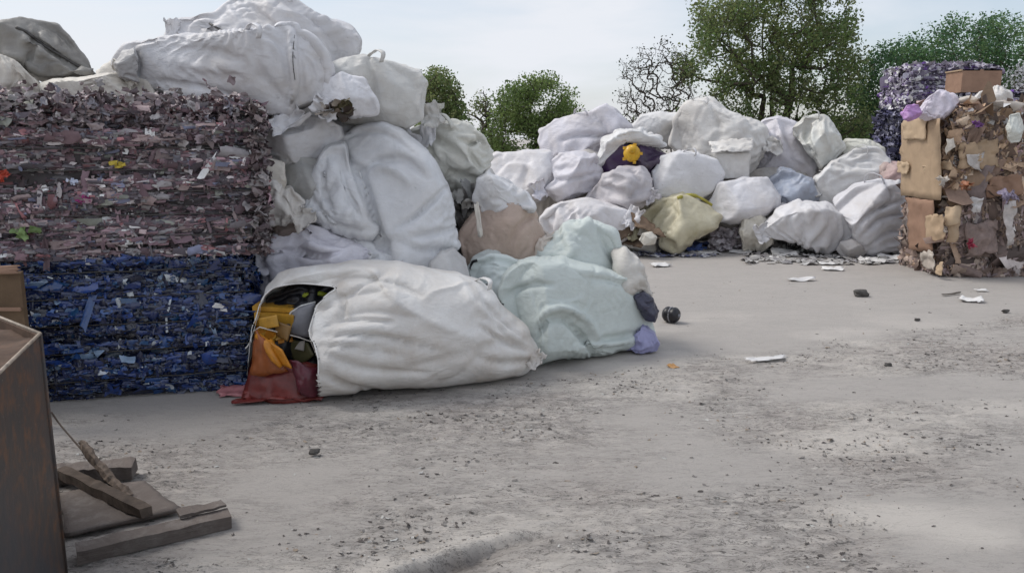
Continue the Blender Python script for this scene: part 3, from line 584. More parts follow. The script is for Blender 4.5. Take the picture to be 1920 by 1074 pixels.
for i in range(46):
    q = P(rg.uniform(855, 905), rg.uniform(355, 470), 6.3+rg.uniform(-.12, .12)); d = rg.normal(0, 1, 3); d[2] *= 1.5; d /= np.linalg.norm(d); e = np.cross(d, rg.normal(0, 1, 3)); e /= np.linalg.norm(e)
    V, Fq = sheet(q, d, e, rg.uniform(.1, .28), rg.uniform(.05, .12), i, .6, 7, .5, .4); mb.add(V, Fq, np.array([(.45, .45, .44), (.6, .59, .56), (.3, .29, .28), (.09, .085, .08)][rg.choice(4)])*rg.uniform(.8, 1.1))
mb.build('shredded_film', M_MIX, label='hanging tangle of grey film shreds between the round bag and the tan bag', cat='film')
b4 = bag([(868,470),(860,435),(888,395),(912,368),(945,362),(985,378),(1010,404),(1022,440),(1012,472),(985,500),(940,530),(880,520)], 6.2, .42, 16, bagmat((.47,.37,.31),.45,(.30,.22,.17),.55), 'tan brown bulging bag behind the mint green tarpaulin', group=GT, wr=.03,
    creases=[([(960,455),(970,430),(1000,405),(1018,420)], 9, .03), ([(900,400),(940,380),(980,395)], 10, -.02)])
bag([(888,372),(893,335),(915,322),(950,342),(985,362),(1004,384),(1000,394),(975,382),(948,384),(922,395),(903,396)], 6.13, .3, 17, bagmat((.68,.68,.69),.35), 'white bag draped over the top of the tan bag', group=GT, wr=.09)
V, Fq = sheet(P(897, 412, 5.85), np.array([1., .1, -.1]), np.array([.12, .1, -1.]), .035, .25, 9, .3, 9, .1, .3); obj('plastic_strip', *thick(V, Fq), crm, label='narrow white plastic strip hanging down in front of the tan bag', cat='strip')
bag([(985,500),(990,470),(1012,445),(1045,440),(1060,480),(1040,520),(1000,520)], 6.1, .22, 18, bagmat((.58,.52,.46),.5), 'small dusty cream sack wedged right of the tan bag', group=GT, wr=.1)
bag([(478,490),(490,465),(525,445),(572,420),(640,440),(700,465),(745,480),(770,540),(700,600),(560,600),(490,560)], 5.62, .36, 19, bagmat((.64,.63,.69),.3), 'slumped lilac white bag behind the torn bag beside the navy bale', wr=.10, group=GT,
    creases=[([(490,480),(540,470),(600,480),(640,470)], 7, .05), ([(560,425),(600,450),(650,460)], 8, .04)])
bag([(798,520),(806,492),(828,472),(852,466),(872,486),(880,515),(870,560),(810,565)], 5.5, .18, 20, gry, 'smooth grey bag bottom between the round bag and the torn bag', p=2.6, wr=.02, group=GT)
# --- front: the torn bag
hole = [(484,578),(492,560),(500,549),(512,541),(524,536),(545,533),(572,531),(605,535),(630,538),(626,545),(612,552),(603,566),(594,572),(588,592),(581,612),(580,632),(588,640),(592,655),(598,678),(596,705),(599,730),(594,765),(560,775),(500,772),(440,745),(436,715),(450,690),(458,655),(472,640),(470,615),(480,600)]
tw = bagmat((.70,.69,.67),.40,(.45,.38,.31),.6)
torn = bag([(480,570),(488,540),(512,512),(560,502),(650,496),(740,494),(800,503),(855,512),(910,534),(932,560),(962,592),(990,617),(1003,650),(1000,682),(962,710),(900,724),(830,741),(740,750),(600,753),(500,748),(466,716),(460,680),(470,620)], 5.12, .44, 21, tw, 'big white torn bag lying in front with coloured scrap spilling out of its open end', N=128, p=2.6, nf=2, wr=.02, yaw=.32, lump=.03, hole=hole, group=GM, K=90, fold=.55,
    creases=[([(600,632),(680,628),(760,640),(840,662)], 7, .04), ([(598,648),(660,650),(740,664)], 6, .035), ([(604,612),(660,600),(740,604)], 7, .03), ([(985,640),(940,600),(905,560)], 6, .035), ([(992,655),(945,640),(900,610)], 6, .035), ([(990,675),(940,680),(890,665)], 6, .03), ([(600,700),(630,715),(680,735)], 6, .03), ([(625,545),(645,570),(640,600)], 6, .03), ([(610,600),(700,585),(800,600)], 12, .02), ([(605,660),(680,690),(800,700)], 9, .03), ([(600,590),(630,560),(720,545)], 11, .025), ([(625,545),(650,520),(740,530),(790,555)], 10, .035), ([(605,690),(650,720),(720,735)], 9, .025),
             ([(860,520),(900,580),(985,640)], 12, -.02), ([(900,545),(940,620),(990,660)], 7, .02), ([(700,510),(760,580),(900,640)], 14, -.02), ([(760,690),(850,670),(950,640)], 12, .02)])
def rim(ob, poly, Yin, r, mat, name='hem'):
    pts = surf(ob, spline(poly, 150, False), .012); k = np.exp(-.5*(np.arange(-6, 7)/3)**2); k /= k.sum()
    for d in range(3): pts[:, d] = np.convolve(np.concatenate([np.repeat(pts[:1, d], 6), pts[:, d], np.repeat(pts[-1:, d], 6)]), k, 'valid')
    V, Fc = tube(pts, r*(1+.25*np.sin(np.arange(150)*.4)+.5*fbm(np.stack([np.arange(150)*.21, np.zeros(150), np.zeros(150)], -1), 3)), 8); return obj(name, V, Fc, mat, ob)
rim(torn, hole[-4:]+hole[:21], 0, .004, flat('bag_rim', (.74,.73,.71)))
# what spills out of it
def plate(name, quad, Y, t, mat, label=None, cat=None, parent=None, curve=0.0, n=9, dY=(0, 0, 0, 0), jag=0.0):
    """a curved plate from a pixel quad (tl, tr, br, bl) at distance Y"""
    c4 = [P(q[0], q[1], Y+d) for q, d in zip(quad, dY)]; u, v = np.meshgrid(np.linspace(0, 1, n), np.linspace(0, 1, n), indexing='ij')
    V = (c4[0]*((1-u)*(1-v))[..., None]+c4[1]*(u*(1-v))[..., None]+c4[2]*(u*v)[..., None]+c4[3]*((1-u)*v)[..., None])
    V[..., 1] -= curve*np.sin(u*math.pi)*np.sin(v*math.pi*.6+.4)
    if jag: V += jag*np.stack([fbm(V*17+i*5, i+7, 2) for i in range(3)], -1)
    I = np.arange(n*n).reshape(n, n); q = np.stack([I[:-1, :-1], I[1:, :-1], I[1:, 1:], I[:-1, 1:]], -1).reshape(-1, 4)
    return obj(name, *thick(V.reshape(-1, 3), q, t), mat, parent, label=label, cat=cat)
YEL = flat('yellow_plastic', (.50,.27,.035), .4, .5, .25, 20); ORG = flat('orange_plastic', (.55,.22,.02), .4, .5, .2, 20); RED = flat('red_plastic', (.17,.03,.025), .35, .5, .35, 12)
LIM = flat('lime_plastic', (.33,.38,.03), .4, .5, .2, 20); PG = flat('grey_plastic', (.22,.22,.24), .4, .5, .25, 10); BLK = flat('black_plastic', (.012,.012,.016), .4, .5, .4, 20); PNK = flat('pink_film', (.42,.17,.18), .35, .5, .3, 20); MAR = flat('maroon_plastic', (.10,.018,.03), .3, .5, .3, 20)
V, Fc = box(P(548, 640, 5.12), (.40, .2, .62)); V += .02*np.stack([fbm(V*9+i, i) for i in range(3)], -1)
bag([(484,600),(500,556),(560,536),(622,540),(640,600),(630,700),(600,742),(500,740),(474,690)], 5.02, .12, 22, BLK, 'black backdrop put in for the dark interior of the torn bag', name='dark_backdrop', cat='scrap', N=50, wr=.1)  # black backdrop in place of the shade inside the bag
cr_ = empty('crate', G(520, 742), 'yellow plastic crate with broken slats inside the open end of the torn bag', 'crate')
def bx_(parent, name, c, s, mat, rot=(0, 0, 0)):
    from mathutils import Euler
    ax = np.array(Euler(rot).to_matrix()).T; V, Fc = box(c, s, ax); return obj(name, V, Fc, mat, parent, smooth=False)
bx_(cr_, 'slat', P(524, 594, 4.97), (.26, .16, .085), YEL, (.1, .05, -.15))
bx_(cr_, 'slat', P(520, 574, 4.99), (.27, .14, .028), YEL, (.1, .03, -.1))
bx_(cr_, 'post', P(566, 598, 4.96), (.035, .035, .12), YEL, (0, .1, 0))
bx_(cr_, 'slat', P(508, 622, 4.94), (.18, .10, .05), ORG, (.2, .15, .1))
for q in range(7):
    bx_(cr_, 'slat_fragment', P(495+q*8, 624+(q % 3)*7, 4.90+.01*(q % 2)), (.018, .03, .05+.02*(q % 3)), ORG if q % 2 else YEL, (.3*q, .5, .4*q))
mb = MB(); V, Fc = tube([P(562, 562, 5.02), P(572, 553, 5.0), P(600, 550, 5.0), P(616, 553, 5.02)], .016, 8); mb.add(V, Fc); V, Fc = tube([P(560, 575, 5.02), P(565, 555, 5.0)], .015, 8); mb.add(V, Fc)
mb.build('lime_scrap', LIM, label='lime green plastic frame piece at the top of the opening of the torn bag', cat='scrap')
plate('curved_panel', [(545,582),(592,566),(580,632),(532,618)], 4.93, .012, PG, 'grey curved plastic panel standing at the mouth of the torn bag', 'panel', curve=.05, dY=(0, -.02, -.04, .03))
V, Fc = tube([P(534, 618, 4.925), P(537, 600, 4.91), P(546, 585, 4.9), P(565, 573, 4.9), P(592, 566, 4.9)], .006, 6)
obj('panel_edge', V, Fc, flat('pale_edge', (.6, .6, .58)), bpy.data.objects['curved_panel'])
plate('box_fragment', [(528,632),(578,642),(590,665),(560,690)], 4.95, .01, flat('dull_green', (.12, .11, .05), .5), 'dull olive box fragment in the middle of the torn opening', 'scrap', dY=(0, -.03, -.05, .0))
for k_, (qd, mt_, Y_, nm_) in enumerate([([(486,596),(520,590),(524,612),(488,618)], YEL, 4.86, 'flat yellow broken board at the left of the torn opening'), ([(516,600),(548,612),(540,640),(520,628)], flat('brown_plastic', (.20, .11, .03), .4), 4.84, 'brown angular shard in the middle of the torn opening'), ([(508,640),(530,655),(548,690),(528,682)], ORG, 4.74, 'flat orange shard over the red container')]):
    plate('plastic_shard', qd, Y_, .01, mt_, nm_, 'scrap', dY=(0, -.03, -.05, .02))
plate('label_scrap', [(562,640),(572,638),(570,658),(552,654)], 4.90, .003, flat('paper', (.45, .42, .38)), 'cream paper scrap lying on the olive box fragment', 'scrap')
r1 = plate('red_container', [(474,662),(596,684),(595,752),(456,744)], 4.80, .012, RED, 'dark red translucent container slumped at the bottom of the torn opening', 'container', curve=.09, dY=(.1, .06, -.02, .02), jag=.02, n=14)
plate('side_wall', [(480,618),(500,640),(540,695),(472,704)], 4.80, .01, flat('orange_red', (.26, .075, .02), .35, .5, .3), parent=r1, curve=.03, dY=(0, -.02, -.04, -.02), jag=.015)
plate('maroon_tub', [(545,672),(598,690),(594,742),(562,730)], 4.74, .012, MAR, 'maroon tub pressed against the lower right rim of the torn opening', 'tub', curve=.06, jag=.015, n=12)
mb = MB(); V, Fc = tube([P(482, 628, 4.80), P(500, 645, 4.77), P(515, 672, 4.74), P(527, 688, 4.73)], [.022, .03, .026, .012], 8); mb.add(V, Fc)
V, Fc = tube([P(503, 640, 4.79), P(512, 655, 4.77)], [.03, .028], 8); mb.add(V, Fc); mb.build('plastic_spout', ORG, label='bright orange plastic spout pointing down over the red container', cat='scrap')
V, Fq = sheet(G(530, 748)+np.array([0, 0, .028]), np.array([1., .1, 0]), np.array([-.1, 1., .12]), .50, .20, 8, .3, 16, .0, .4); obj('red_film', *thick(V, Fq), RED, label='dark red film crumpled on the ground under the torn opening', cat='film')
V, Fq = sheet(G(448, 737)+np.array([0, 0, .02]), np.array([1., .12, 0]), np.array([-.1, 1., .15]), .24, .14, 6, .25, 12, .0, .5); obj('pink_film', *thick(V, Fq), PNK, label='pale pink film lying on the concrete beside the navy bale', cat='film')
V, Fc = tube([P(474, 622, 4.86), P(487, 613, 4.85), P(520, 622, 4.84), P(560, 632, 4.85), P(583, 640, 4.86), P(596, 670, 4.87)], .0045, 6)
obj('cord', V, Fc, flat('pale_cord', (.62, .58, .52)), torn)
# --- mint tarpaulin group
MINT = (.545, .595, .57)
mint = bagmat(MINT, .2, (.40, .44, .42), .6)
bag([(980,540),(985,495),(1010,462),(1040,438),(1070,420),(1105,412),(1150,436),(1168,476),(1178,530),(1150,600),(1010,600)], 6.2, .36, 23, mint, 'mint green covered bag standing behind the mint tarpaulin bundle', group=GM, wr=.05, creases=[([(1120,425),(1140,470),(1165,505)], 9, .04), ([(1060,430),(1070,470),(1050,500)], 12, -.02)])
bag([(1150,470),(1172,462),(1195,485),(1212,520),(1222,555),(1200,600),(1150,600)], 6.1, .24, 24, bagmat((.56,.54,.50),.5), 'dusty beige sack on the right flank of the mint covered bag', group=GM, wr=.09)
wl = bag([(876,505),(888,484),(915,474),(950,478),(985,492),(1000,530),(980,600),(930,590),(902,545)], 5.85, .3, 25, bagmat((.58,.635,.62),.2), 'pale mint white bag shoulder between the torn bag and the mint tarpaulin', group=GM, wr=.06)
strap(wl, [(882,505),(886,492),(895,488)], BLK, .012, 10)
mt = bag([(925,545),(940,510),(985,488),(1060,480),(1130,500),(1180,520),(1205,545),(1222,580),(1233,625),(1222,648),(1170,656),(1125,668),(1080,674),(1020,682),(995,672),(975,630),(945,592)], 5.8, .40, 26, mint, 'mint green tarpaulin bundle slumped on the concrete right of the torn bag', N=110, nf=3, wr=.025, yaw=.4, fold=.5, name='tarp_bundle', cat='bundle', group=GM, lump=.04, p=2.2,
    creases=[([(945,565),(965,545),(1000,533),(1035,534)], 7, .045), ([(1010,600),(1030,582),(1060,578),(1100,600),(1125,640)], 8, -.05), ([(1005,640),(1030,600),(1070,600)], 10, .04), ([(1060,600),(1090,630),(1110,660)], 8, .05), ([(1120,640),(1170,630),(1210,620)], 7, .04), ([(1090,650),(1140,645),(1180,640)], 6, -.03), ([(1100,520),(1160,530),(1210,560)], 10, .025)])
strap(mt, [(912,532),(922,560),(934,562),(944,572)], BLK, .008, 16)
pm = bagmat((.20,.19,.30),.4,(.1,.1,.13),.4)
bag([(1188,556),(1205,546),(1225,562),(1234,585),(1230,602),(1210,600)], 5.95, .12, 27, bagmat((.06,.06,.09),.4,(.03,.03,.03),.35), 'black sack poking out at the right end of the mint tarpaulin', group=GM, wr=.1)
bag([(1172,652),(1185,632),(1205,612),(1228,625),(1236,642),(1232,656),(1200,660)], 5.9, .1, 28, bagmat((.33,.33,.52),.4,(.12,.12,.2),.35), 'lavender blue plastic pouch under the right end of the mint tarpaulin', group=GM, wr=.12)
# black roller lying on the concrete
c0 = G(1258, 604); e = empty('black_roller', c0, 'small black plastic roller lying on the concrete right of the mint tarpaulin', 'roller')
axv = np.array([.8, -.6, 0]); cz0 = c0+np.array([0, 0, .07]); tp = np.linspace(-.07, .07, 9)
V, Fc = tube(cz0+tp[:, None]*axv, [.045, .062, .07, .066, .06, .066, .07, .062, .045], 18); obj('drum', V, Fc, BLK, e)
V, Fc = tube(cz0+np.array([[-.085], [.085]])*axv, .014, 8); obj('axle', V, Fc, PG, e)
ang = np.linspace(0, 2*math.pi, 25); bt = np.cross(axv, [0, 0, 1.]); ring = cz0+.064*(np.cos(ang)[:, None]*bt+np.sin(ang)[:, None]*np.array([0, 0, 1.])); V, Fc = tube(ring, .007, 6); obj('band', V, Fc, PG, e)
# --- far heap
def far(ol, Y, T, s, mat, label, **kw):
    kw.setdefault('nf', 3); kw.setdefault('p', 2.6); return bag(ol, Y+2.15, T*1.2, s, mat, label, group=GF, **kw)
lil = bagmat((.60,.59,.64),.3); w3 = bagmat((.66,.66,.66),.4,(.4,.37,.33),.6,.6)
far([(1008,264),(1014,244),(1045,224),(1080,212),(1110,207),(1136,192),(1156,204),(1182,236),(1190,270),(1150,300),(1080,300),(1025,295)], 10.9, .55, 31, lil, 'white bag with a pointed peak at the left top of the far heap', creases=[([(1050,262),(1100,253),(1160,262)], 5, .09), ([(1110,210),(1135,240),(1140,275)], 7, .04)])
far([(885,350),(900,312),(930,289),(985,280),(1032,282),(1046,310),(1040,345),(1020,375),(985,385),(930,378)], 10.0, .55, 32, bagmat((.64,.63,.65),.3), 'smooth pale barrel shaped bag at the left end of the far heap', wr=.03)
d3 = far([(1030,300),(1050,286),(1085,283),(1115,290),(1128,320),(1118,356),(1065,376),(1042,378),(1014,354),(1034,336)], 9.7, .4, 33, lil, 'white sack with a tied seam right of the barrel shaped bag', creases=[([(1040,338),(1080,334),(1115,325)], 4, .05)], wr=.08)
far([(1180,240),(1200,215),(1240,209),(1278,214),(1285,250),(1262,280),(1215,280)], 11.2, .4, 34, w3, 'white bag between the peaked bag and the largest bag of the far heap')
far([(1118,310),(1128,262),(1158,246),(1200,243),(1236,258),(1250,276),(1215,270),(1165,268),(1138,285),(1124,322)], 9.75, .3, 35, w3, 'dusty white film cap over the purple bundle', wr=.12)
pb = bag([(1128,290),(1160,272),(1210,268),(1250,290),(1256,315),(1235,345),(1170,345),(1125,330)], 11.95, .5, 36, bagmat((.045,.02,.07),.7,(.10,.09,.09),.4,.5), 'dark purple bundle with a yellow plug in the far heap', name='plastic_bundle', cat='bundle', wr=.12)
ye = flat('yellow_plug', (.62, .36, .02), .4); q = surf(pb, [(1184, 288)], .06)[0]
yp = empty('yellow_plug', q-np.array([0, 0, .12]), 'round yellow plastic plug stuck in the purple bundle', 'plug')
V, Fc = tube(q+np.array([[0], [-.03], [-.06], [-.1]])*np.array([-.1, 1, -.1]), [.12, .125, .11, .07], 14); obj('flange', V, Fc, ye, yp)
V, Fc = tube(q+np.array([[-.08], [-.15], [-.2]])*np.array([0, 1, -.3])+np.array([0, 0, .02]), [.055, .055, .04], 12); obj('knob', V, Fc, ye, yp)
for k in range(5):
    an = k*1.256; V, Fc = box(q+np.array([math.cos(an)*.13, -.03, math.sin(an)*.13]), (.04, .05, .04)); obj('lug', V, Fc, ye, yp, smooth=False)
far([(1090,385),(1115,345),(1140,325),(1172,311),(1205,310),(1224,335),(1226,370),(1195,395),(1140,410)], 9.3, .36, 37, bagmat((.52,.50,.52),.5,(.3,.27,.27)), 'translucent grey sack with pinkish fold below the purple bundle', wr=.12, creases=[([(1185,315),(1200,345),(1180,375)], 5, .06)])
d6 = far([(1250,272),(1268,218),(1288,192),(1330,188),(1366,208),(1412,220),(1438,240),(1442,270),(1424,305),(1404,334),(1356,334),(1320,305),(1275,295)], 10.6, .6, 38, bagmat((.66,.65,.63),.35), 'largest white bag with a square folded end on top of the far heap', N=74, p=2.7, creases=[([(1340,268),(1380,272),(1412,262)], 5, -.09), ([(1345,275),(1375,285),(1405,275)], 6, .08), ([(1340,272),(1345,300),(1355,328)], 5, -.05), ([(1405,272),(1403,300),(1400,328)], 5, -.05), ([(1330,195),(1350,240),(1335,275)], 8, .05)])
far([(1405,240),(1430,222),(1462,219),(1495,236),(1522,270),(1535,310),(1530,345),(1460,350),(1410,345),(1420,290)], 10.9, .5, 39, lil, 'lilac white bag to the right of the largest bag', creases=[([(1450,235),(1470,280),(1510,320)], 6, .05), ([(1420,250),(1440,290),(1420,320)], 8, .07)])
far([(1484,240),(1508,218),(1545,215),(1567,240),(1584,278),(1565,305),(1540,318),(1518,295),(1500,262)], 10.4, .35, 40, bagmat((.62,.63,.60),.4), 'upright white sack with open hollow folds near the right top of the far heap', wr=.09, creases=[([(1515,232),(1512,262),(1530,298)], 7, .13), ([(1545,222),(1545,250),(1560,285)], 5, -.05)])
far([(1560,282),(1585,262),(1630,262),(1660,278),(1655,310),(1590,320)], 10.6, .3, 41, bagmat((.58,.58,.52),.4), 'flat yellowish grey bag lying behind the right shoulder of the far heap', wr=.08)
far([(1514,366),(1528,332),(1558,303),(1600,281),(1645,276),(1668,300),(1664,332),(1642,360),(1585,390),(1535,390)], 10.0, .45, 42, w3, 'white bag lying below the upright hollow sack on the right slope')
far([(1220,322),(1234,296),(1270,282),(1312,286),(1346,300),(1358,326),(1346,354),(1312,378),(1270,380),(1224,374)], 9.6, .42, 43, bagmat((.66,.66,.68),.25,(.38,.36,.34),.6,1.0), 'plump speckled white bag in the middle of the far heap', wr=.035)
far([(1326,378),(1348,342),(1398,331),(1440,334),(1466,368),(1464,394),(1420,408),(1370,420),(1340,412)], 9.45, .42, 44, bagmat((.63,.63,.66),.3), 'plump white bag lower right of the speckled bag', wr=.035)
far([(1420,345),(1465,318),(1520,335),(1548,370),(1530,400),(1470,405),(1440,380)], 9.8, .3, 45, bagmat((.38,.42,.50),.5,(.2,.2,.22),.4,.8), 'bluish clear bag of crushed bottles in the far heap', wr=.16)
yl = far([(1193,402),(1228,376),(1280,363),(1330,382),(1357,405),(1348,428),(1312,444),(1272,463),(1240,458),(1243,434),(1210,424)], 9.15, .36, 46, bagmat((.60,.56,.42),.5,(.33,.29,.16),.5,.5), 'yellowish stained bag on the ground in the far heap', wr=.10)
V, Fc = tube(surf(yl, [(1270,372),(1295,366),(1315,372),(1335,385)], .01, 12), [.03]*6+[.02]*6, 6); obj('yellow_rag', V, Fc, flat('mustard_rag', (.35, .31, .05)), yl)
far([(1428,426),(1455,392),(1500,377),(1548,380),(1582,400),(1598,440),(1588,470),(1535,474),(1495,455),(1450,445)], 9.0, .4, 47, bagmat((.66,.66,.68),.3), 'white bag resting on dark litter right of the yellowish bag', wr=.05)
d14 = far([(1562,378),(1598,346),(1650,334),(1688,340),(1706,372),(1706,420),(1694,462),(1650,478),(1608,474),(1590,440),(1578,402)], 9.0, .42, 48, bagmat((.62,.62,.65),.3), 'big grey white bag with diagonal folds beside the cardboard bales', N=64, wr=.06, creases=[([(1620,440),(1650,410),(1695,400)], 5, .05), ([(1610,420),(1640,395),(1690,375)], 5, .05), ([(1630,460),(1665,435),(1698,430)], 5, .04), ([(1660,340),(1672,370),(1650,395)], 5, .04)])
far([(1566,470),(1576,452),(1598,447),(1618,458),(1624,474),(1612,487),(1580,487)], 8.75, .15, 49, bagmat((.44,.43,.43),.4), 'small round grey bag at the foot of the far heap', wr=.02, K=8)
far([(1010,408),(1048,378),(1100,369),(1155,384),(1195,400),(1190,440),(1120,470),(1040,470)], 9.0, .4, 50, bagmat((.66,.65,.67),.35), 'low white bag at the left foot of the far heap above the mint cover', wr=.09)
far([(1384,430),(1398,404),(1425,398),(1445,415),(1448,455),(1425,472),(1395,468)], 9.2, .22, 51, bagmat((.60,.57,.50),.4), 'small upright cream sack between the yellowish bag and the white bag on litter', wr=.08)
far([(1100,430),(1140,395),(1190,395),(1225,425),(1230,470),(1150,480),(1105,470)], 9.25, .26, 52, crm, 'cream bag behind the dark torn carton at the left foot of the far heap', wr=.1)
far([(1640,320),(1665,300),(1705,310),(1720,350),(1690,380),(1650,370)], 9.7, .22, 53, bagmat((.42,.30,.29),.5), 'pinkish brown bag squeezed against the cardboard bales', wr=.14)
for lb_, px, py, w, h, an, sd in [('white sack with a tied',1022,352,.30,.26,200,1),('white bag with a pointed',1180,262,.25,.2,-20,2),('largest white bag',1438,268,.3,.3,-30,3),('yellowish stained',1200,405,.25,.2,190,5),('white bag resting on dark',1440,432,.3,.25,200,6),('big grey white bag',1695,380,.3,.3,-40,7),
        ('lilac white bag to the right',1420,300,.3,.3,-110,9),('low white bag at the left',1175,400,.35,.25,-30,10),('translucent grey',1215,360,.25,.2,-60,11),('white bag lying below',1530,350,.3,.25,190,12),('plump white bag lower',1460,385,.2,.2,-50,13),
        ('topmost white bag',335,62,.2,.12,170,14),('grey white boxy',798,200,.18,.2,-60,16),('giant boxy white',530,214,.3,.16,-60,17),('small bright white',620,190,.2,.16,-120,18),('huge round white',720,480,.25,.2,-100,19),('broad white bag sagging',790,240,.3,.16,-10,20),('crumpled grey beige',860,370,.22,.24,-110,21),('slumped lilac',500,480,.25,.2,190,22),('crumpled cream bag below',560,400,.18,.14,-50,23),('low flat cream',230,146,.25,.1,30,25),('big white torn bag',996,668,.14,.10,-30,26)]:
    flap([o_ for o_ in bpy.data.objects if o_.get('label', '').startswith(lb_)][0], px, py, w, h, an, sd)
plate('folded_end', [(1338,288),(1406,286),(1402,334),(1354,334)], 11.92, .03, d6.data.materials[0], parent=d6, curve=.04, jag=.012, n=18)
plate('folded_end', [(1328,266),(1414,260),(1410,282),(1336,287)], 11.85, .014, d6.data.materials[0], parent=d6, curve=.06, jag=.035, dY=(.2, .2, -.03, -.03), n=18)
for lb_, px, py, w, h, ln in [('giant boxy white',470,66,.22,.10,.5),('topmost white bag',530,0,.2,.09,-.4),('grey white boxy',700,112,.2,.09,.6),('crumpled grey beige',835,232,.16,.10,-.5),('big white torn bag',900,532,.16,.07,.8),('largest white bag',1310,193,.3,.13,.5),('white bag with a pointed',1090,214,.25,.12,-.5),('upright white sack',1520,220,.22,.13,.4),('big grey white bag',1640,340,.26,.14,-.6),('white bag lying below',1610,284,.26,.12,.4),('plump speckled',1290,288,.22,.10,.6)]:
    loop([o_ for o_ in bpy.data.objects if o_.get('label', '').startswith(lb_)][0], px, py, w, h, ln)
# bags deeper in the heap that show in the gaps
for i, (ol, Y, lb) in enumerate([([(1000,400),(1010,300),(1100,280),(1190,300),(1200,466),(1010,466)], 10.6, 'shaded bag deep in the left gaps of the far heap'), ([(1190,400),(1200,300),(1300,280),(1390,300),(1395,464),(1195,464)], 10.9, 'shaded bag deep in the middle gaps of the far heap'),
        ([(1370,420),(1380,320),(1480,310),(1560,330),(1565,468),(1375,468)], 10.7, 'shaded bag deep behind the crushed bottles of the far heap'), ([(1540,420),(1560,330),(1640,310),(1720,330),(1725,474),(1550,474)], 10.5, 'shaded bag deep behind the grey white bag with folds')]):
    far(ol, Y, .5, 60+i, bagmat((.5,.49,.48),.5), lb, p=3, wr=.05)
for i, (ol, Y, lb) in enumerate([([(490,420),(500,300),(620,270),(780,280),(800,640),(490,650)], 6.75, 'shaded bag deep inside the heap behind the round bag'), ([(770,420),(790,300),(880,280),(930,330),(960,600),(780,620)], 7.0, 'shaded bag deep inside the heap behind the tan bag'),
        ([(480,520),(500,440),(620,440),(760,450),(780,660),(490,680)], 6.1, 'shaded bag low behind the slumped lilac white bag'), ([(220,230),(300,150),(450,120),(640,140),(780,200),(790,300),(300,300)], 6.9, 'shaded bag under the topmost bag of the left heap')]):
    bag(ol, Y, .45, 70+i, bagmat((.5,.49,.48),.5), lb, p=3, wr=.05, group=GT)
# ------------------------------------------------------------------ RIGHT: cardboard bales and what is on and behind them
tan = [(tuple(min(.75, x*1.5) for x in q_), w_) for q_, w_ in [((.40,.29,.20),5),((.30,.21,.145),5),((.20,.14,.11),4),((.13,.095,.08),3),((.48,.38,.29),3),((.24,.19,.18),2.5),((.55,.52,.50),1.2),((.33,.24,.24),1.5),((.10,.04,.14),.25),((.45,.30,.33),.4)]]
f2 = G(1768, 518); a_ = R(2); r2 = np.array([math.cos(a_), math.sin(a_), 0]); bk2 = np.array([-r2[1], r2[0], 0]); AX2 = (r2, bk2, up); S2 = (1.55, .95, .93)
low = [((.27,.20,.17),5),((.20,.15,.135),5),((.33,.26,.22),4),((.14,.11,.10),3),((.40,.33,.28),2.5),((.30,.24,.24),3),((.56,.50,.48),2.4),((.42,.32,.32),2),((.42,.30,.22),1.5)]
low = [(tuple(min(.75, x*1.3) for x in q_), w_) for q_, w_ in low]
e2 = bale('cardboard_bale', f2, AX2, S2, low, 7000, 21, M_CARD, 'brown cardboard bale at the bottom of the right stack', course=0, pw=(.02, .14), ph=(.012, .05), rough=.035, vert=.6, core=(.07, .055, .045), bigk=2.2)
S1 = (1.62, .95, 1.0); f1 = f2+up*.93-r2*.03-bk2*.03
e1 = bale('cardboard_bale', f1, AX2, S1, tan, 7000, 22, M_CARD, 'taller tan cardboard bale on top of the right stack with a smooth carton side', course=0, pw=(.02, .15), ph=(.012, .055), rough=.035, vert=.6, core=(.07, .055, .045), bigk=2.2)
for ob, cc, ss in ((e2, f2, S2), (e1, f1, S1)):
    for q in (.22, .5, .75): bale_strap(ob, cc, AX2, ss, q*ss[2], M_WIRE, .005)
CB = flat('cardboard', (.42, .31, .21), .85, .2, .14, 6); CBL = flat('cardboard_light', (.50, .38, .26), .85, .2, .12, 6); CBR = flat('cardboard_reddish', (.30, .19, .135), .85, .2, .15, 6)
def panel(quad, off, mat, parent=None, name='carton_panel', t=.008, jag=.02, curve=0., n=12):
    """a crushed carton lying on the left side or the front of the stack, off metres proud of it"""
    dy = [9.27-off+(max(0, 1768-x_)/78*.92) for x_, y_ in quad]; return plate(name, quad, 0, t, mat, None, None, parent, curve, n, dy, jag)
panel([(1691,232),(1764,222),(1765,376),(1690,366)], .12, CB, e1); panel([(1693,226),(1738,220),(1736,262),(1695,262)], .2, CBL, e1)
panel([(1684,302),(1704,305),(1702,327),(1684,324)], .2, CBL, e1)
panel([(1730,312),(1785,300),(1788,316),(1732,324)], .16, CBL, e1, jag=.03)
panel([(1775,262),(1787,258),(1790,275),(1772,290)], .1, flat('card_white', (.62, .57, .5)), e1); panel([(1812,290),(1845,286),(1838,320),(1815,312)], .1, flat('card_grey', (.47, .44, .42)), e1)
panel([(1700,370),(1752,374),(1750,474),(1706,466)], .12, CBR, e2, jag=.03); panel([(1735,405),(1770,400),(1772,450),(1736,455)], .2, CB, e2, curve=.08, jag=.03); panel([(1772,390),(1800,385),(1798,420),(1770,422)], .12, CBL, e2, curve=.08)
panel([(1778,420),(1798,420),(1794,452),(1776,455)], .12, CB, e2, curve=.05); panel([(1725,474),(1750,468),(1754,505),(1732,500)], .2, flat('card_pale', (.45, .40, .35)), e2, jag=.03); panel([(1757,495),(1768,490),(1766,517),(1756,514)], .2, CBL, e2)
panel([(1818,370),(1843,368),(1838,398),(1822,400)], .1, flat('card_white2', (.55, .53, .52)), e2, jag=.03); panel([(1880,385),(1905,378),(1898,460),(1888,462)], .1, flat('card_white3', (.52, .48, .46)), e2, jag=.03)
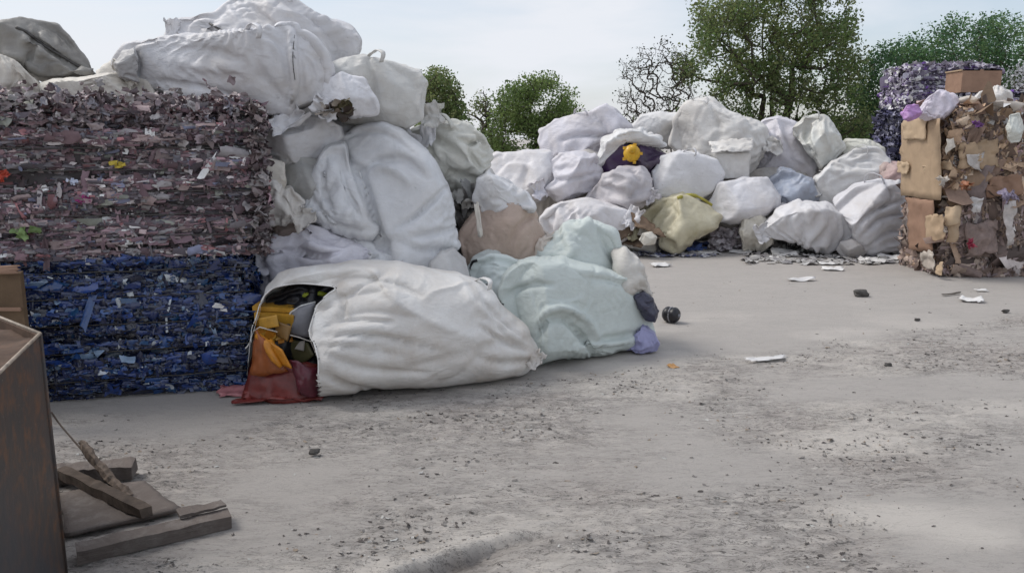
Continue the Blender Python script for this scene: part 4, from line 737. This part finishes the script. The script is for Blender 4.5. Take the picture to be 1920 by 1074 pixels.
panel([(1800,270),(1870,262),(1872,310),(1800,318)], .05, CB, e1, jag=.05, curve=.05); panel([(1855,330),(1918,325),(1920,365),(1850,370)], .05, CBR, e1, jag=.05); panel([(1810,420),(1868,410),(1870,470),(1812,480)], .05, flat('card_mauve', (.26, .20, .18), .85, .2, .3), e2, jag=.05, curve=.05)
rg = np.random.default_rng(77)
def crumple(name, px, py, s, Y, col, label, n=7, parent=None, cat='scrap', fl=1.0):
    mb = MB(); c = P(px, py, Y)
    for i in range(n):
        d = rg.normal(0, 1, 3); d[2] *= fl; d /= np.linalg.norm(d); e = np.cross(d, rg.normal(0, 1, 3)+np.array([0, 0, 1.5])); e /= np.linalg.norm(e)
        V, Fq = sheet(c+rg.normal(0, s*.3, 3), d, e, s*rg.uniform(.6, 1.2), s*rg.uniform(.5, 1), i+px, .5, 7, rg.normal(0, .5), .4); mb.add(*thick(V, Fq, .002), np.array(col)*rg.uniform(.75, 1.15))
    ob = mb.build(name, M_MIX, parent, label=label, cat=cat if parent is None else None); return ob
crumple('film_scrap', 1822, 456, .065, 9.08, (.45, .05, .10), 'bright pink scrap low in the cardboard bale', parent=e2); crumple('film_scrap', 1812, 350, .08, 9.0, (.34, .13, .06), 'orange scrap between the two cardboard bales', parent=e1)
crumple('film_scrap', 1834, 232, .06, 9.05, (.22, .08, .30), 'purple scrap near the top of the cardboard bale', parent=e1); crumple('film_scrap', 1764, 340, .07, 9.0, (.6, .55, .5), 'white scrap at the corner of the smooth carton side', parent=e1)
crumple('film_scrap', 1888, 370, .11, 9.0, (.30, .26, .36), 'grey lilac scrap near the right end', parent=e2)
# film and bags lying on the top
GC = 'film bags lying on the cardboard bales'
bag([(1715,215),(1735,190),(1760,170),(1790,178),(1800,200),(1770,222),(1735,228)], 9.45, .25, 81, bagmat((.60,.56,.64),.3), 'lilac white film bag on the left top corner of the cardboard stack', group=GC, wr=.12)
bag([(1690,215),(1700,198),(1722,196),(1730,212),(1712,224),(1695,224)], 9.25, .12, 82, bagmat((.42,.22,.50),.3), 'small violet film bag at the left top corner of the cardboard stack', group=GC, wr=.14)
bag([(1775,215),(1780,190),(1820,182),(1870,190),(1925,195),(1935,222),(1850,228)], 9.5, .35, 83, bagmat((.50,.45,.40),.5), 'dusty beige film layer across the top of the cardboard stack', group=GC, wr=.13)
bag([(1825,192),(1838,172),(1870,162),(1895,172),(1900,190),(1870,202),(1835,202)], 9.6, .25, 84, bagmat((.64,.62,.60),.4), 'whitish plump bag on the middle of the cardboard stack top', group=GC, wr=.07)
bag([(1885,240),(1895,215),(1912,212),(1920,240),(1912,265),(1895,268)], 9.05, .1, 85, bagmat((.60,.62,.58),.4), 'pale bottle shaped bag hanging at the right front of the cardboard stack', group=GC, wr=.06)
# bales behind
pur = [((.14,.12,.18),4),((.10,.07,.17),1.2),((.20,.17,.24),4),((.42,.40,.47),4),((.07,.06,.10),2),((.6,.58,.62),2.6),((.12,.05,.25),.8)]
pur = [(tuple(min(.7, x*1.35) for x in q_), w_) for q_, w_ in pur]; Yb = 14.5; def_ = lambda px, py: P(px, py, Yb)
q0 = def_(1684, 300); q0[2] = 0; Hb = P(1650, 208, Yb)[2]
s3 = bale('plastic_bale', q0, np.eye(3), (1.72, 1.1, Hb/2), pur, 2500, 31, M_MIX, 'dark violet bale at the bottom of the stack behind the cardboard', group=None, course=.085)
s4 = bale('plastic_bale', q0+up*Hb/2, np.eye(3), (1.72, 1.1, Hb/2), [((.05,.05,.11),4),((.10,.10,.18),3),((.02,.02,.05),4),((.24,.24,.32),1.5)], 1500, 32, M_MIX, 'blue grey bale second from the bottom of the stack behind the cardboard', course=.085)
q1 = def_(1706, 208); H4 = P(1667, 126, Yb)[2]-q1[2]
s5 = bale('plastic_bale', q1, np.eye(3), (1.5, 1.1, H4), pur, 5000, 33, M_MIX, 'pale purple topped bale on the stack behind the cardboard', course=.085, pw=(.03, .14), ph=(.015, .05))
mb = MB()
for i in range(90):
    cen = q1+up*(H4+rg.uniform(-.02, .04))+np.array([rg.uniform(0, 1.48), rg.uniform(-.04, .5), 0]); d = rg.normal(0, 1, 3); d[2] *= .4; d /= np.linalg.norm(d); e = np.cross(d, rg.normal(0, 1, 3)); e /= np.linalg.norm(e)
    V, Fq = sheet(cen, d, e, rg.uniform(.1, .25), rg.uniform(.06, .15), i, .6, 5, .4, .4); mb.add(V, Fq, np.array((.50, .46, .54))*rg.uniform(.5, 1.2))
mb.build('loose_film', M_MIX, s5)
V, Fc = box(P(1824, 154, 13.6), (.64, .5, .36)); cb = empty('cardboard_box', P(1824, 176, 13.6), 'closed reddish brown cardboard box on the stack behind the cardboard bales', 'box')
obj('carton', V, Fc, CBR, cb, smooth=False)
V, Fc = box(P(1804, 135.5, 13.6)+np.array([0, 0, .012]), (.30, .5, .02)); obj('flap', V, Fc, CB, cb, smooth=False); V, Fc = box(P(1845, 135.5, 13.6)+np.array([0, 0, .012]), (.30, .5, .02)); obj('flap', V, Fc, CB, cb, smooth=False)
V, Fc = box(P(1824, 160, 14.0)*np.array([1, 1, 0])+np.array([0, .1, P(1824, 176, 13.6)[2]/2]), (1.0, .9, P(1824, 176, 13.6)[2])); 
s6 = bale('plastic_bale', np.array([V[:, 0].min(), 13.35, 0]), np.eye(3), (1.0, .9, P(1824, 176, 13.6)[2]), pur, 700, 34, M_MIX, 'tall dark bale under the reddish brown cardboard box', course=.085)
# ------------------------------------------------------------------ litter at the foot of the far heap
LG = 'paper and film scraps on the concrete before the far heap'
wp = flat('white_paper', (.66, .65, .64), .7, .3, .12, 8)
def scrap(px, py, w, h, label, mat=None, amp=.25, name='paper_scrap', cat='scrap', lift=.012, group=LG, yaw=None):
    c = G(px, py); a = rg.uniform(-.5, .5) if yaw is None else yaw; V, Fq = sheet(c+np.array([0, 0, lift+.3*amp*min(w, h)]), np.array([math.cos(a), math.sin(a), 0]), np.array([-math.sin(a), math.cos(a), .12]), w, h, int(px+py), amp, 9, .1, .35)
    V[:, 2] = np.maximum(V[:, 2], .006); return obj(name, *thick(V, Fq, .004), mat or wp, label=label, cat=cat, group=group)
for (px, py, w, h, lb) in [(1238,499,.24,.16,'flat white scrap nearest the mint cover on the open concrete'),(1503,526,.30,.10,'long white strip lying alone on the open concrete'),(1560,506,.26,.16,'white sheet before the small round grey bag'),(1668,486,.30,.22,'thick white crumpled sheet beside the cardboard bales'),
        (1640,490,.22,.14,'torn white sheet between the round grey bag and the cardboard bales'),(1470,478,.40,.26,'wide white crumpled sheet under the bag on litter'),(1330,476,.3,.14,'whitish sheet below the yellowish bag'),(1550,496,.2,.1,'thin white strip left of the small round grey bag'),(1215,472,.26,.12,'small white scrap at the left foot of the far heap'),(1390,474,.3,.14,'lilac white scrap below the small cream sack'),
        (1820,565,.2,.14,'pale round scrap on the concrete before the cardboard bales'),(1840,546,.12,.06,'tiny white scrap in front of the cardboard bales'),(1435,676,.3,.06,'pale broken strip on the rough edge of the concrete'),(1915,512,.14,.1,'white paper pad at the right foot of the cardboard bales')]:
    scrap(px, py, w, h, lb)
blu_f = flat('blue_film', (.10, .16, .42), .35, .5, .3); scrap(1290, 470, .45, .25, 'crumpled bright blue film sheet under the yellowish bag', blu_f, .5, 'film_sheet', 'film'); scrap(1320, 462, .3, .2, 'dark blue film under the right end of the yellowish bag', flat('dark_blue_film', (.03, .05, .16), .35), .5, 'film_sheet', 'film')
scrap(1783, 553, .28, .03, 'thin dark stick lying on the concrete before the cardboard bales', flat('dark_wood', (.07, .06, .05)), .1, 'stick', 'stick', group=None); scrap(1262, 688, .06, .08, 'small orange stain scrap on the concrete near the roller', flat('orange_bits', (.42, .22, .07)), .2, 'orange_scrap', 'scrap', lift=.004)
# dark stone chunk
def stone(px, py, s, label, col=(.08, .075, .07), cat='stone'):
    c = G(px, py); th, ph = np.meshgrid(np.linspace(0, math.pi, 9), np.linspace(0, 2*math.pi, 13)[:-1], indexing='ij')
    D = np.stack([np.sin(th)*np.cos(ph), np.sin(th)*np.sin(ph), np.cos(th)], -1); D = np.sign(D)*np.abs(D)**.7
    r = s*(1+.3*vnoise(D*1.6+px, 3))[..., None]; V = c+D*r*np.array([1.2, .8, .6])+np.array([0, 0, s*.5]); I = np.arange(9*12).reshape(9, 12); J = np.roll(I, -1, 1)
    return obj('stone', V.reshape(-1, 3), np.stack([I[:-1], I[1:], J[1:], J[:-1]], -1).reshape(-1, 4), flat('stone_dark', col, .8, .3, .4, 30), label=label, cat=cat, smooth=False)
stone(1614, 555, .06, 'dark square lump of rubble on the open concrete'); stone(1665, 686, .022, 'small black pebble on the rough concrete at the right'); stone(590, 850, .022, 'black pebble on the rough concrete in front of the torn bag'); stone(1720, 601, .02, 'black pebble on the edge of the smooth concrete'); stone(1885, 586, .03, 'dark pebble at the right end of the smooth concrete edge')
# dark litter under the heap: carton, cups, rags
tcn = empty('torn_carton', G(1175, 462), 'dark torn carton lying open at the left foot of the far heap', 'carton'); KB = flat('wet_cardboard', (.12, .085, .06), .8, .2, .35)
for nm, qd, mm in (('side', [(1152,415),(1180,398),(1186,440),(1156,455)], KB), ('flap', [(1180,398),(1215,412),(1246,445),(1190,425)], flat('mid_card', (.22, .15, .1), .8)), ('base', [(1156,455),(1186,440),(1240,448),(1200,464)], KB), ('flap', [(1183,420),(1200,412),(1195,450),(1175,452)], flat('olive_card', (.26, .24, .16), .8))):
    plate(nm, qd, 10.95, .012, mm, parent=tcn, jag=.04, dY=(0, .1, -.1, -.15) if nm != 'base' else (.1, .1, -.2, -.2))
bag([(1198,450),(1205,438),(1222,434),(1232,444),(1228,458),(1208,460)], 10.7, .09, 91, bagmat((.58,.56,.50),.3), 'little cream pouch in front of the dark torn carton', wr=.03, name='pouch', cat='pouch', N=30)
for i, (x0, x1, y0, y1, n, lb) in enumerate([(1335,1400,425,470,90,'grey mauve pile of torn film between the yellowish bag and the cream sack'),(1440,1520,442,472,90,'dark litter under the white bag right of the yellowish bag'),(1150,1340,466,482,170,'loose pale litter along the left foot of the far heap'),(1400,1710,472,496,220,'loose litter along the right foot of the far heap')]):
    mb = MB()
    for k in range(n):
        px, py = rg.uniform(x0, x1), rg.uniform(y0, y1); Y0 = G(px, y1+2)[1]; q = P(px, py, Y0) if i < 2 else G(px, py); q[2] = max(q[2], .02); s = rg.uniform(.05, .2)
        d = rg.normal(0, 1, 3); d[2] *= .4 if i < 2 else .06; d /= np.linalg.norm(d); e = np.cross(d, rg.normal(0, 1 if i < 2 else .12, 3)+np.array([0, 0, 0 if i < 2 else 1.])); e /= np.linalg.norm(e); V, Fq = sheet(q, d, e, s, s*.6, k+i*50, .5, 5, .4, .4); V[:, 2] = np.maximum(V[:, 2], .004)
        mb.add(V, Fq, np.array([[(.45,.41,.44),(.6,.57,.6),(.3,.26,.28)],[(.05,.05,.05),(.16,.15,.14),(.55,.55,.53)],[(.66,.66,.68),(.4,.39,.42),(.16,.18,.32)],[(.66,.65,.64),(.4,.39,.38),(.28,.27,.28)]][i][k % 3])*rg.uniform(.7, 1.1))
    mb.build('loose_litter', M_MIX, label=lb, cat='litter', kind='stuff')
# ------------------------------------------------------------------ LEFT FOREGROUND: steel bin, carton, pallet, plank, wire
m, nt, b = newmat('rusty_steel'); tc = nt.nodes.new('ShaderNodeTexCoord'); v = tc.outputs['Object']
cst = mix(nt, ramp(nt, noise(nt, v, 3.2, 7, .62, .4), [(.38, 0.), (.66, 1.)]), (.06, .052, .048), (.085, .058, .045)); cst = mix(nt, ramp(nt, noise(nt, v, 14, 6, .7), [(.49, 0.), (.64, .85)]), cst, (.17, .08, .04))
cst = mix(nt, ramp(nt, noise(nt, v, 60, 3, .6), [(.68, 0.), (.74, .5)]), cst, (.3, .28, .26))
cst = mix(nt, ramp(nt, noise(nt, v, 1.1, 3, .5), [(.45, 0.), (.62, .8)]), cst, (.055, .058, .065)); mps = nt.nodes.new('ShaderNodeMapping'); mps.inputs['Scale'].default_value = (14, 14, 1.2); nt.links.new(v, mps.inputs[0]); cst = mix(nt, ramp(nt, noise(nt, mps.outputs[0], 2, 6, .7), [(.55, 0.), (.7, .6)]), cst, (.13, .085, .065))
nt.links.new(cst, b.inputs['Base Color']); b.inputs['Roughness'].default_value = .55; b.inputs['Metallic'].default_value = .25; bump(nt, b, noise(nt, v, 30, 6, .6), .25, .006); STEEL = m
RUST = flat('rust_inside', (.095, .06, .042), .8, .3, .5, 9)
gc_ = G(135, 1076); zt = 0
d = ray(75, 625); t = gc_[1]/d[1]; zt = H+d[2]*t
pc = np.array([gc_[0], gc_[1], 0]); far_ = G(-40, 579, zt); near_ = G(0, 697, zt)
pc_t = G(75, 625, zt); da = far_-pc_t; da /= np.linalg.norm(da); dn = near_-pc_t; dn /= np.linalg.norm(dn)
bin_ = empty('steel_bin', (pc_t[0], pc_t[1], 0), 'rusty brown steel bin standing at the left edge of the foreground', 'bin')
LA, LN, tk = 1.0, .75, .012
def wall(a, dirv, ln, z0, z1, inn, mat, nm): 
    c8 = [a, a+dirv*ln, a+dirv*ln+inn*tk, a+inn*tk]; V, Fc = hexa([np.array([q[0], q[1], z0]) for q in c8]+[np.array([q[0], q[1], z1]) for q in c8]); 
    return obj(nm, V, Fc, mat, bin_, smooth=False)
wall(pc_t, dn, LN, .0, zt, da, STEEL, 'side_panel'); wall(pc_t+dn*.013, da, LA, .0, zt-.002, dn, RUST, 'side_panel')
wall(pc_t+da*LA, dn, LN, 0, zt-.004, -da, RUST, 'side_panel'); wall(pc_t+dn*LN+da*.013, da, LA-.03, 0, zt-.006, -dn, RUST, 'side_panel')
LIP = flat('worn_lip', (.34, .28, .22), .5, .5, .4, 30)
V, Fc = tube([pc_t, pc_t+dn*LN], .006, 6); obj('rim', V, Fc, LIP, bin_); V, Fc = tube([pc_t, pc_t+da*LA], .006, 6); obj('rim', V, Fc, LIP, bin_)
n = 24; U, Vv = np.meshgrid(np.linspace(.015, LA-.02, n), np.linspace(.015, LN-.02, n), indexing='ij'); V = pc_t+U[..., None]*da+Vv[..., None]*dn; V[..., 2] = zt-.032+.022*fbm(V*9, 3, 3); I = np.arange(n*n).reshape(n, n)
obj('rust_scale', V.reshape(-1, 3), np.stack([I[:-1, :-1], I[1:, :-1], I[1:, 1:], I[:-1, 1:]], -1).reshape(-1, 4), RUST, bin_)
V, Fc = tube([np.array([q[0], q[1], z]) for q, z in ((pc_t+dn*.004, 0), (pc_t, zt*.5), (pc_t, zt))], .007, 8); obj('corner_bar', V, Fc, STEEL, bin_)
# carton behind the bin
ct = empty('cardboard_box', G(10, 820), 'upright flattened cardboard carton between the steel bin and the navy bale', 'box')
cR = P(30, 520, 4.25); cR[2] = 0; zc = P(30, 515, 4.25)[2]
V, Fc = hexa([cR+np.array(q)+.0 for q in ((-.5, 0, 0), (0, .02, 0), (-.0, .06, 0), (-.5, .06, 0))]+[cR+np.array(q)+np.array([0, 0, zc]) for q in ((-.5, .02, -.02), (.005, .03, 0), (-.0, .07, .01), (-.5, .06, 0))]); obj('carton', V, Fc, flat('old_cardboard', (.14, .095, .06), .85, .2, .25, 7), ct, smooth=False)
V, Fc = box(cR+np.array([-.25, .0, zc-.19]), (.51, .012, .018)); obj('fold', V, Fc, CBR, ct, smooth=False)
V, Fq = sheet(cR+np.array([-.24, .0, zc+.02]), np.array([1., .05, .03]), np.array([0, .2, .9]), .5, .05, 4, .2, 9, 0, .1); obj('flap', *thick(V, Fq, .006), CBR, ct)
# pallet
m, nt, b = newmat('weathered_wood'); tc = nt.nodes.new('ShaderNodeTexCoord'); mp = nt.nodes.new('ShaderNodeMapping'); mp.inputs['Scale'].default_value = (3, 3, 30); nt.links.new(tc.outputs['Object'], mp.inputs[0])
cw = mix(nt, noise(nt, mp.outputs[0], 2.2, 8, .65, .8), (.095, .078, .068), (.21, .175, .155)); cw = mix(nt, ramp(nt, noise(nt, tc.outputs['Object'], 12, 6, .7), [(.5, 0.), (.72, .6)]), cw, (.28, .255, .235))
nt.links.new(cw, b.inputs['Base Color']); b.inputs['Roughness'].default_value = .85; bump(nt, b, noise(nt, mp.outputs[0], 6, 8, .75), 1., .014); WOOD = m
WOODD = flat('dark_wet_wood', (.085, .065, .052), .8, .3, .4, 20, bs=.5)
pal = empty('broken_pallet', G(250, 1010), 'broken weathered wooden pallet lying beside the steel bin', 'pallet')
def beam(a, bb, wid, h, mat, nm, parent, z0=0., jag=.006, taper=1., seg=14):
    """a plank from ground point a to b, width to the far side"""
    a, bb = np.array(a), np.array(bb); dd = bb-a; ln = np.linalg.norm(dd[:2]); s = np.array([-dd[1], dd[0], 0])/ln*wid; rows = []
    for k in range(seg+1):
        t = k/seg; c = a+dd*t; r = [c, c+s, c+s*1+np.array([0, 0, h]), c+np.array([0, 0, h])]; j = jag*np.stack([fbm(np.array(r)*23+i*3, i+11, 2) for i in range(3)], -1); rows.append(np.array(r)+j+np.array([0, 0, z0]))
    V = np.concatenate(rows); Fq = [[k*4+i, (k+1)*4+i, (k+1)*4+(i+1) % 4, k*4+(i+1) % 4] for k in range(seg) for i in range(4)]; Fq = np.array(Fq+[[3, 2, 1, 0], [seg*4, seg*4+1, seg*4+2, seg*4+3]])
    V[:, 2] = np.maximum(V[:, 2], .001); return obj(nm, V, Fq, mat, parent, smooth=False)
beam(G(146, 1060), G(436, 990), .085, .056, WOOD, 'stringer', pal)
beam(G(338, 972, .064), G(424, 950, .064), .06, .014, WOOD, 'deck_board', pal, jag=.008)
pq = [G(118, 1000, .03), G(340, 952, .03), G(268, 900, .03), G(112, 922, .03)]; u, v = np.meshgrid(np.linspace(0, 1, 16), np.linspace(0, 1, 12), indexing='ij')
V = pq[0]*((1-u)*(1-v))[..., None]+pq[1]*(u*(1-v))[..., None]+pq[2]*(u*v)[..., None]+pq[3]*((1-u)*v)[..., None]; V[..., 2] += .008*fbm(V*11, 3, 3); V[..., :2] += .012*fbm(V*19, 5, 2)[..., None]; I = np.arange(192).reshape(16, 12)
obj('deck_panel', *thick(V.reshape(-1, 3), np.stack([I[:-1, :-1], I[1:, :-1], I[1:, 1:], I[:-1, 1:]], -1).reshape(-1, 4), .018), WOOD, pal)
beam(G(106, 908), G(266, 988), .05, .045, WOODD, 'stringer', pal, z0=.034, jag=.01)
beam(G(90, 912), G(248, 900), .11, .07, WOOD, 'block', pal, jag=.012)
# broken plank leaning on it, wire
st_ = np.array([P(152, 828, 3.5), P(170, 853, 3.46), P(200, 890, 3.41), P(228, 919, 3.36), P(241, 934, 3.33)]); mb = MB(); V, Fc = tube(spline(st_, 26), np.interp(np.linspace(0, 1, 26), [0, .1, .4, .95, 1], [.01, .018, .024, .022, .012]), 7); V += .012*np.stack([fbm(V*33+i*3, i+5, 2) for i in range(3)], -1); mb.add(V, Fc)
mb.build('broken_plank', flat('splintered_wood', (.16, .125, .10), .85, .2, .5, 40, bs=.6), label='splintered dark plank leaning on the broken pallet', cat='plank', smooth=False)
V, Fc = tube(spline([P(96, 772, 3.6), P(112, 795, 3.58), P(135, 822, 3.52), P(156, 846, 3.47)], 20), .0045, 6); obj('bent_wire', V, Fc, WOODD, label='thin dark wire running from the steel bin to the splintered plank', cat='wire')
# ------------------------------------------------------------------ TREES
m, nt, b = newmat('leaf'); a = nt.nodes.new('ShaderNodeVertexColor'); a.layer_name = 'Col'; nt.links.new(a.outputs[0], b.inputs['Base Color']); b.inputs['Roughness'].default_value = .55; b.inputs['Specular IOR Level'].default_value = .3
tr = nt.nodes.new('ShaderNodeBsdfTranslucent'); nt.links.new(a.outputs[0], tr.inputs[0]); ms = nt.nodes.new('ShaderNodeMixShader'); ms.inputs[0].default_value = .5; nt.links.new(b.outputs[0], ms.inputs[1]); nt.links.new(tr.outputs[0], ms.inputs[2]); nt.links.new(ms.outputs[0], nt.nodes['Material Output'].inputs[0]); LEAF = m
BARK = flat('bark', (.07, .058, .048), .9, .2, .4, 20)
def tree(name, outline, Y, depth, base_px, n, leaf, per, size, pal, seed, label, group=None, trunks=1, r0=.16, gaps=.0, twig=.004, clump=.22, cat='tree'):
    rg = np.random.default_rng(seed); ol = spline(outline, 90, True); cc_ = ol.mean(0); ol = cc_+(ol-cc_)*(1+.20*np.clip(vnoise(np.stack([np.arange(90)*.55, np.zeros(90), np.full(90, seed*1.3)], -1), seed), -.7, .9))[:, None]; lo, hi = ol.min(0), ol.max(0); pts = []
    while len(pts) < n:
        q = rg.uniform(lo, hi, (n, 2)); ok = inpoly(q, ol); dn = vnoise(np.stack([q[:, 0]/26, q[:, 1]/26, np.full(n, seed*2.)], -1), seed); ok &= (dn > gaps-rg.random(n)*.5-.2)
        for a, bq in q[ok]: pts.append(P(a, bq, Y+depth*rg.uniform(-1, 1)*.8))
    pts = np.array(pts[:n]); cx = (lo[0]+hi[0])/2; bx_ = P(base_px, 300, Y); base = np.array([bx_[0], Y, 0.]); top = pts[:, 2].max()
    order = np.argsort(np.linalg.norm((pts-np.array([base[0], Y, max(.8, top*.25)]))*np.array([1, 1, .8]), axis=1)); pts = pts[order]
    nodes = [base+np.array([0, 0, 0.])]; par = [-1]; tr0 = []
    for t in range(trunks):
        k0 = 0; off = np.array([rg.normal(0, .5), rg.normal(0, .4), 0])*(t > 0)
        for k in range(1, 6):
            nodes.append(base+off*(.4+k*.2)+np.array([rg.normal(0, .05), rg.normal(0, .05), top*.13*k])); par.append(k0 if k > 1 else 0); k0 = len(nodes)-1
    NB = len(nodes); arr = np.zeros((NB+n, 3)); arr[:NB] = nodes
    for i, q in enumerate(pts):
        d = arr[1:NB+i]-q; w = np.linalg.norm(d, axis=1)+.8*np.clip(d[:, 2], 0, 9); j = int(np.argmin(w))+1; arr[NB+i] = q; par.append(j)
    cnt = np.ones(NB+n)
    for i in range(NB+n-1, 0, -1): cnt[par[i]] += cnt[i]
    rad = np.minimum(r0, twig*cnt**.5); mb = MB()
    for i in range(1, NB+n):
        a, q = arr[par[i]], arr[i]; mid = (a+q)/2+rg.normal(0, .035, 3)*np.linalg.norm(q-a); V, Fc = tube([a, mid, q], [min(rad[par[i]], rad[i]*1.5), rad[i]*1.2, rad[i]], 4 if cnt[i] < 20 else 7, cap=False); mb.add(V, Fc)
    ob = empty(name, base, label, cat, group); mb.build('trunk', BARK, ob)
    if per:
        cen = np.repeat(pts, per, 0)+np.clip(rg.normal(0, clump, (n*per, 3)), -1.5*clump, 1.5*clump)*np.array([1, 1, .85]); k = len(cen); nn = rg.normal(0, 1, (k, 3)); nn[:, 2] += .5; nn /= np.linalg.norm(nn, axis=1)[:, None]; t = np.cross(nn, rg.normal(0, 1, (k, 3))); t /= np.linalg.norm(t, axis=1)[:, None]; bb = np.cross(nn, t)
        s = size*rg.uniform(.5, 1.3, k); u = np.array([(-.5, 0), (0, -.32), (.5, 0), (0, .32)]); V = cen[:, None]+s[:, None, None]*(u[None, :, :1]*t[:, None]+u[None, :, 1:]*bb[:, None]); V[:, 0] += nn*s[:, None]*.12; V[:, 2] += nn*s[:, None]*.12
        cl = np.array(pal)[rg.integers(0, len(pal), n)]; cl = np.repeat(cl, per, 0)*rg.uniform(.6, 1.4, (k, 1)); mb = MB(); mb.add(V.reshape(-1, 3), np.arange(k*4).reshape(k, 4), np.repeat(cl, 4, 0)); mb.build('crown', LEAF, ob, smooth=False)
    return ob
g1 = [(q_[0]*1.6, q_[1]*1.42, q_[2]*1.6) for q_ in [(.09,.15,.045),(.11,.16,.05),(.07,.12,.04),(.13,.165,.06),(.10,.13,.055)]]; g2 = [(q_[0]*1.6, q_[1]*1.42, q_[2]*1.6) for q_ in [(.055,.125,.05),(.07,.15,.055),(.04,.095,.042),(.085,.15,.055)]]; g3 = [(q_[0]*1.6, q_[1]*1.42, q_[2]*1.6) for q_ in [(.10,.16,.045),(.08,.135,.04),(.12,.18,.055)]]
tree('broad_tree', [(1275,235),(1272,120),(1285,60),(1310,20),(1360,-10),(1420,-60),(1520,-90),(1590,-50),(1608,30),(1612,110),(1600,140),(1628,190),(1640,260),(1600,300),(1300,300)], 22, 2.2, 1440, 1700, 0, 30, .088, g1, 51, 'large broad leafy tree with open crown behind the far heap', trunks=3, r0=.16, gaps=.26, clump=.16)
tree('bare_bush', [(1165,215),(1160,130),(1185,110),(1215,85),(1260,80),(1290,110),(1300,240),(1200,245)], 21, 1.0, 1285, 800, 0, 2, .06, [(.05,.05,.04),(.04,.06,.03)], 52, 'nearly bare dark twiggy bush left of the large broad tree', twig=.0032, r0=.018, clump=.1, trunks=4, cat='bush')
tree('dense_tree', [(1700,160),(1712,90),(1760,60),(1800,40),(1850,45),(1890,30),(1925,70),(1990,90),(2000,260),(1720,270)], 24, 2.0, 1820, 1000, 0, 34, .088, g2, 53, 'dark green dense tree behind the stack of purple bales', clump=.2, trunks=2)
tree('dense_tree', [(1606,230),(1612,150),(1640,105),(1665,85),(1700,100),(1730,140),(1740,290),(1612,300)], 23, 1.2, 1670, 520, 0, 34, .088, g2, 54, 'dark green narrow tree left of the purple bales behind the heap', clump=.18)
tree('round_bush', [(925,285),(922,240),(945,185),(965,160),(1000,150),(1040,155),(1065,180),(1078,215),(1080,290)], 20, 1.2, 1000, 700, 0, 30, .07, g3, 55, 'bright green rounded bush standing left behind the far heap', clump=.13, cat='bush')
tree('thin_bush', [(876,250),(880,200),(900,176),(915,185),(930,220),(935,285),(880,285)], 21, .7, 905, 170, 0, 9, .07, g1, 56, 'thin sparse bush left of the bright rounded bush', twig=.008, clump=.11, cat='bush')
tree('narrow_tree', [(795,240),(797,160),(812,140),(838,140),(852,165),(862,200),(870,250)], 19, .9, 828, 300, 0, 28, .07, g1, 57, 'dark olive tree directly behind the right end of the top row of bags', clump=.13)
tree('blossom_bush', [(1886,210),(1890,150),(1910,130),(1950,130),(1960,230)], 17, .7, 1925, 160, 0, 16, .06, [(.55,.55,.6),(.6,.6,.62),(.05,.08,.03)], 58, 'white blossoming bush at the right edge beyond the cardboard bales', clump=.12, cat='bush')
for i, (px, lb) in enumerate([(640, 'low olive hedge bush hidden far behind the left heap'), (1130, 'low olive bush low behind the peaked bag of the far heap'), (1560, 'low olive bush at the foot of the large broad tree')]):
    tree('low_bush', [(px-110,300),(px-100,245),(px-30,225),(px+60,232),(px+110,300)], 25+i, 1.0, px, 260, 0, 24, .10, g1, 60+i, lb, cat='bush', clump=.2)
for o_ in bpy.data.objects:
    if '_o' in o_.keys(): del o_['_o']
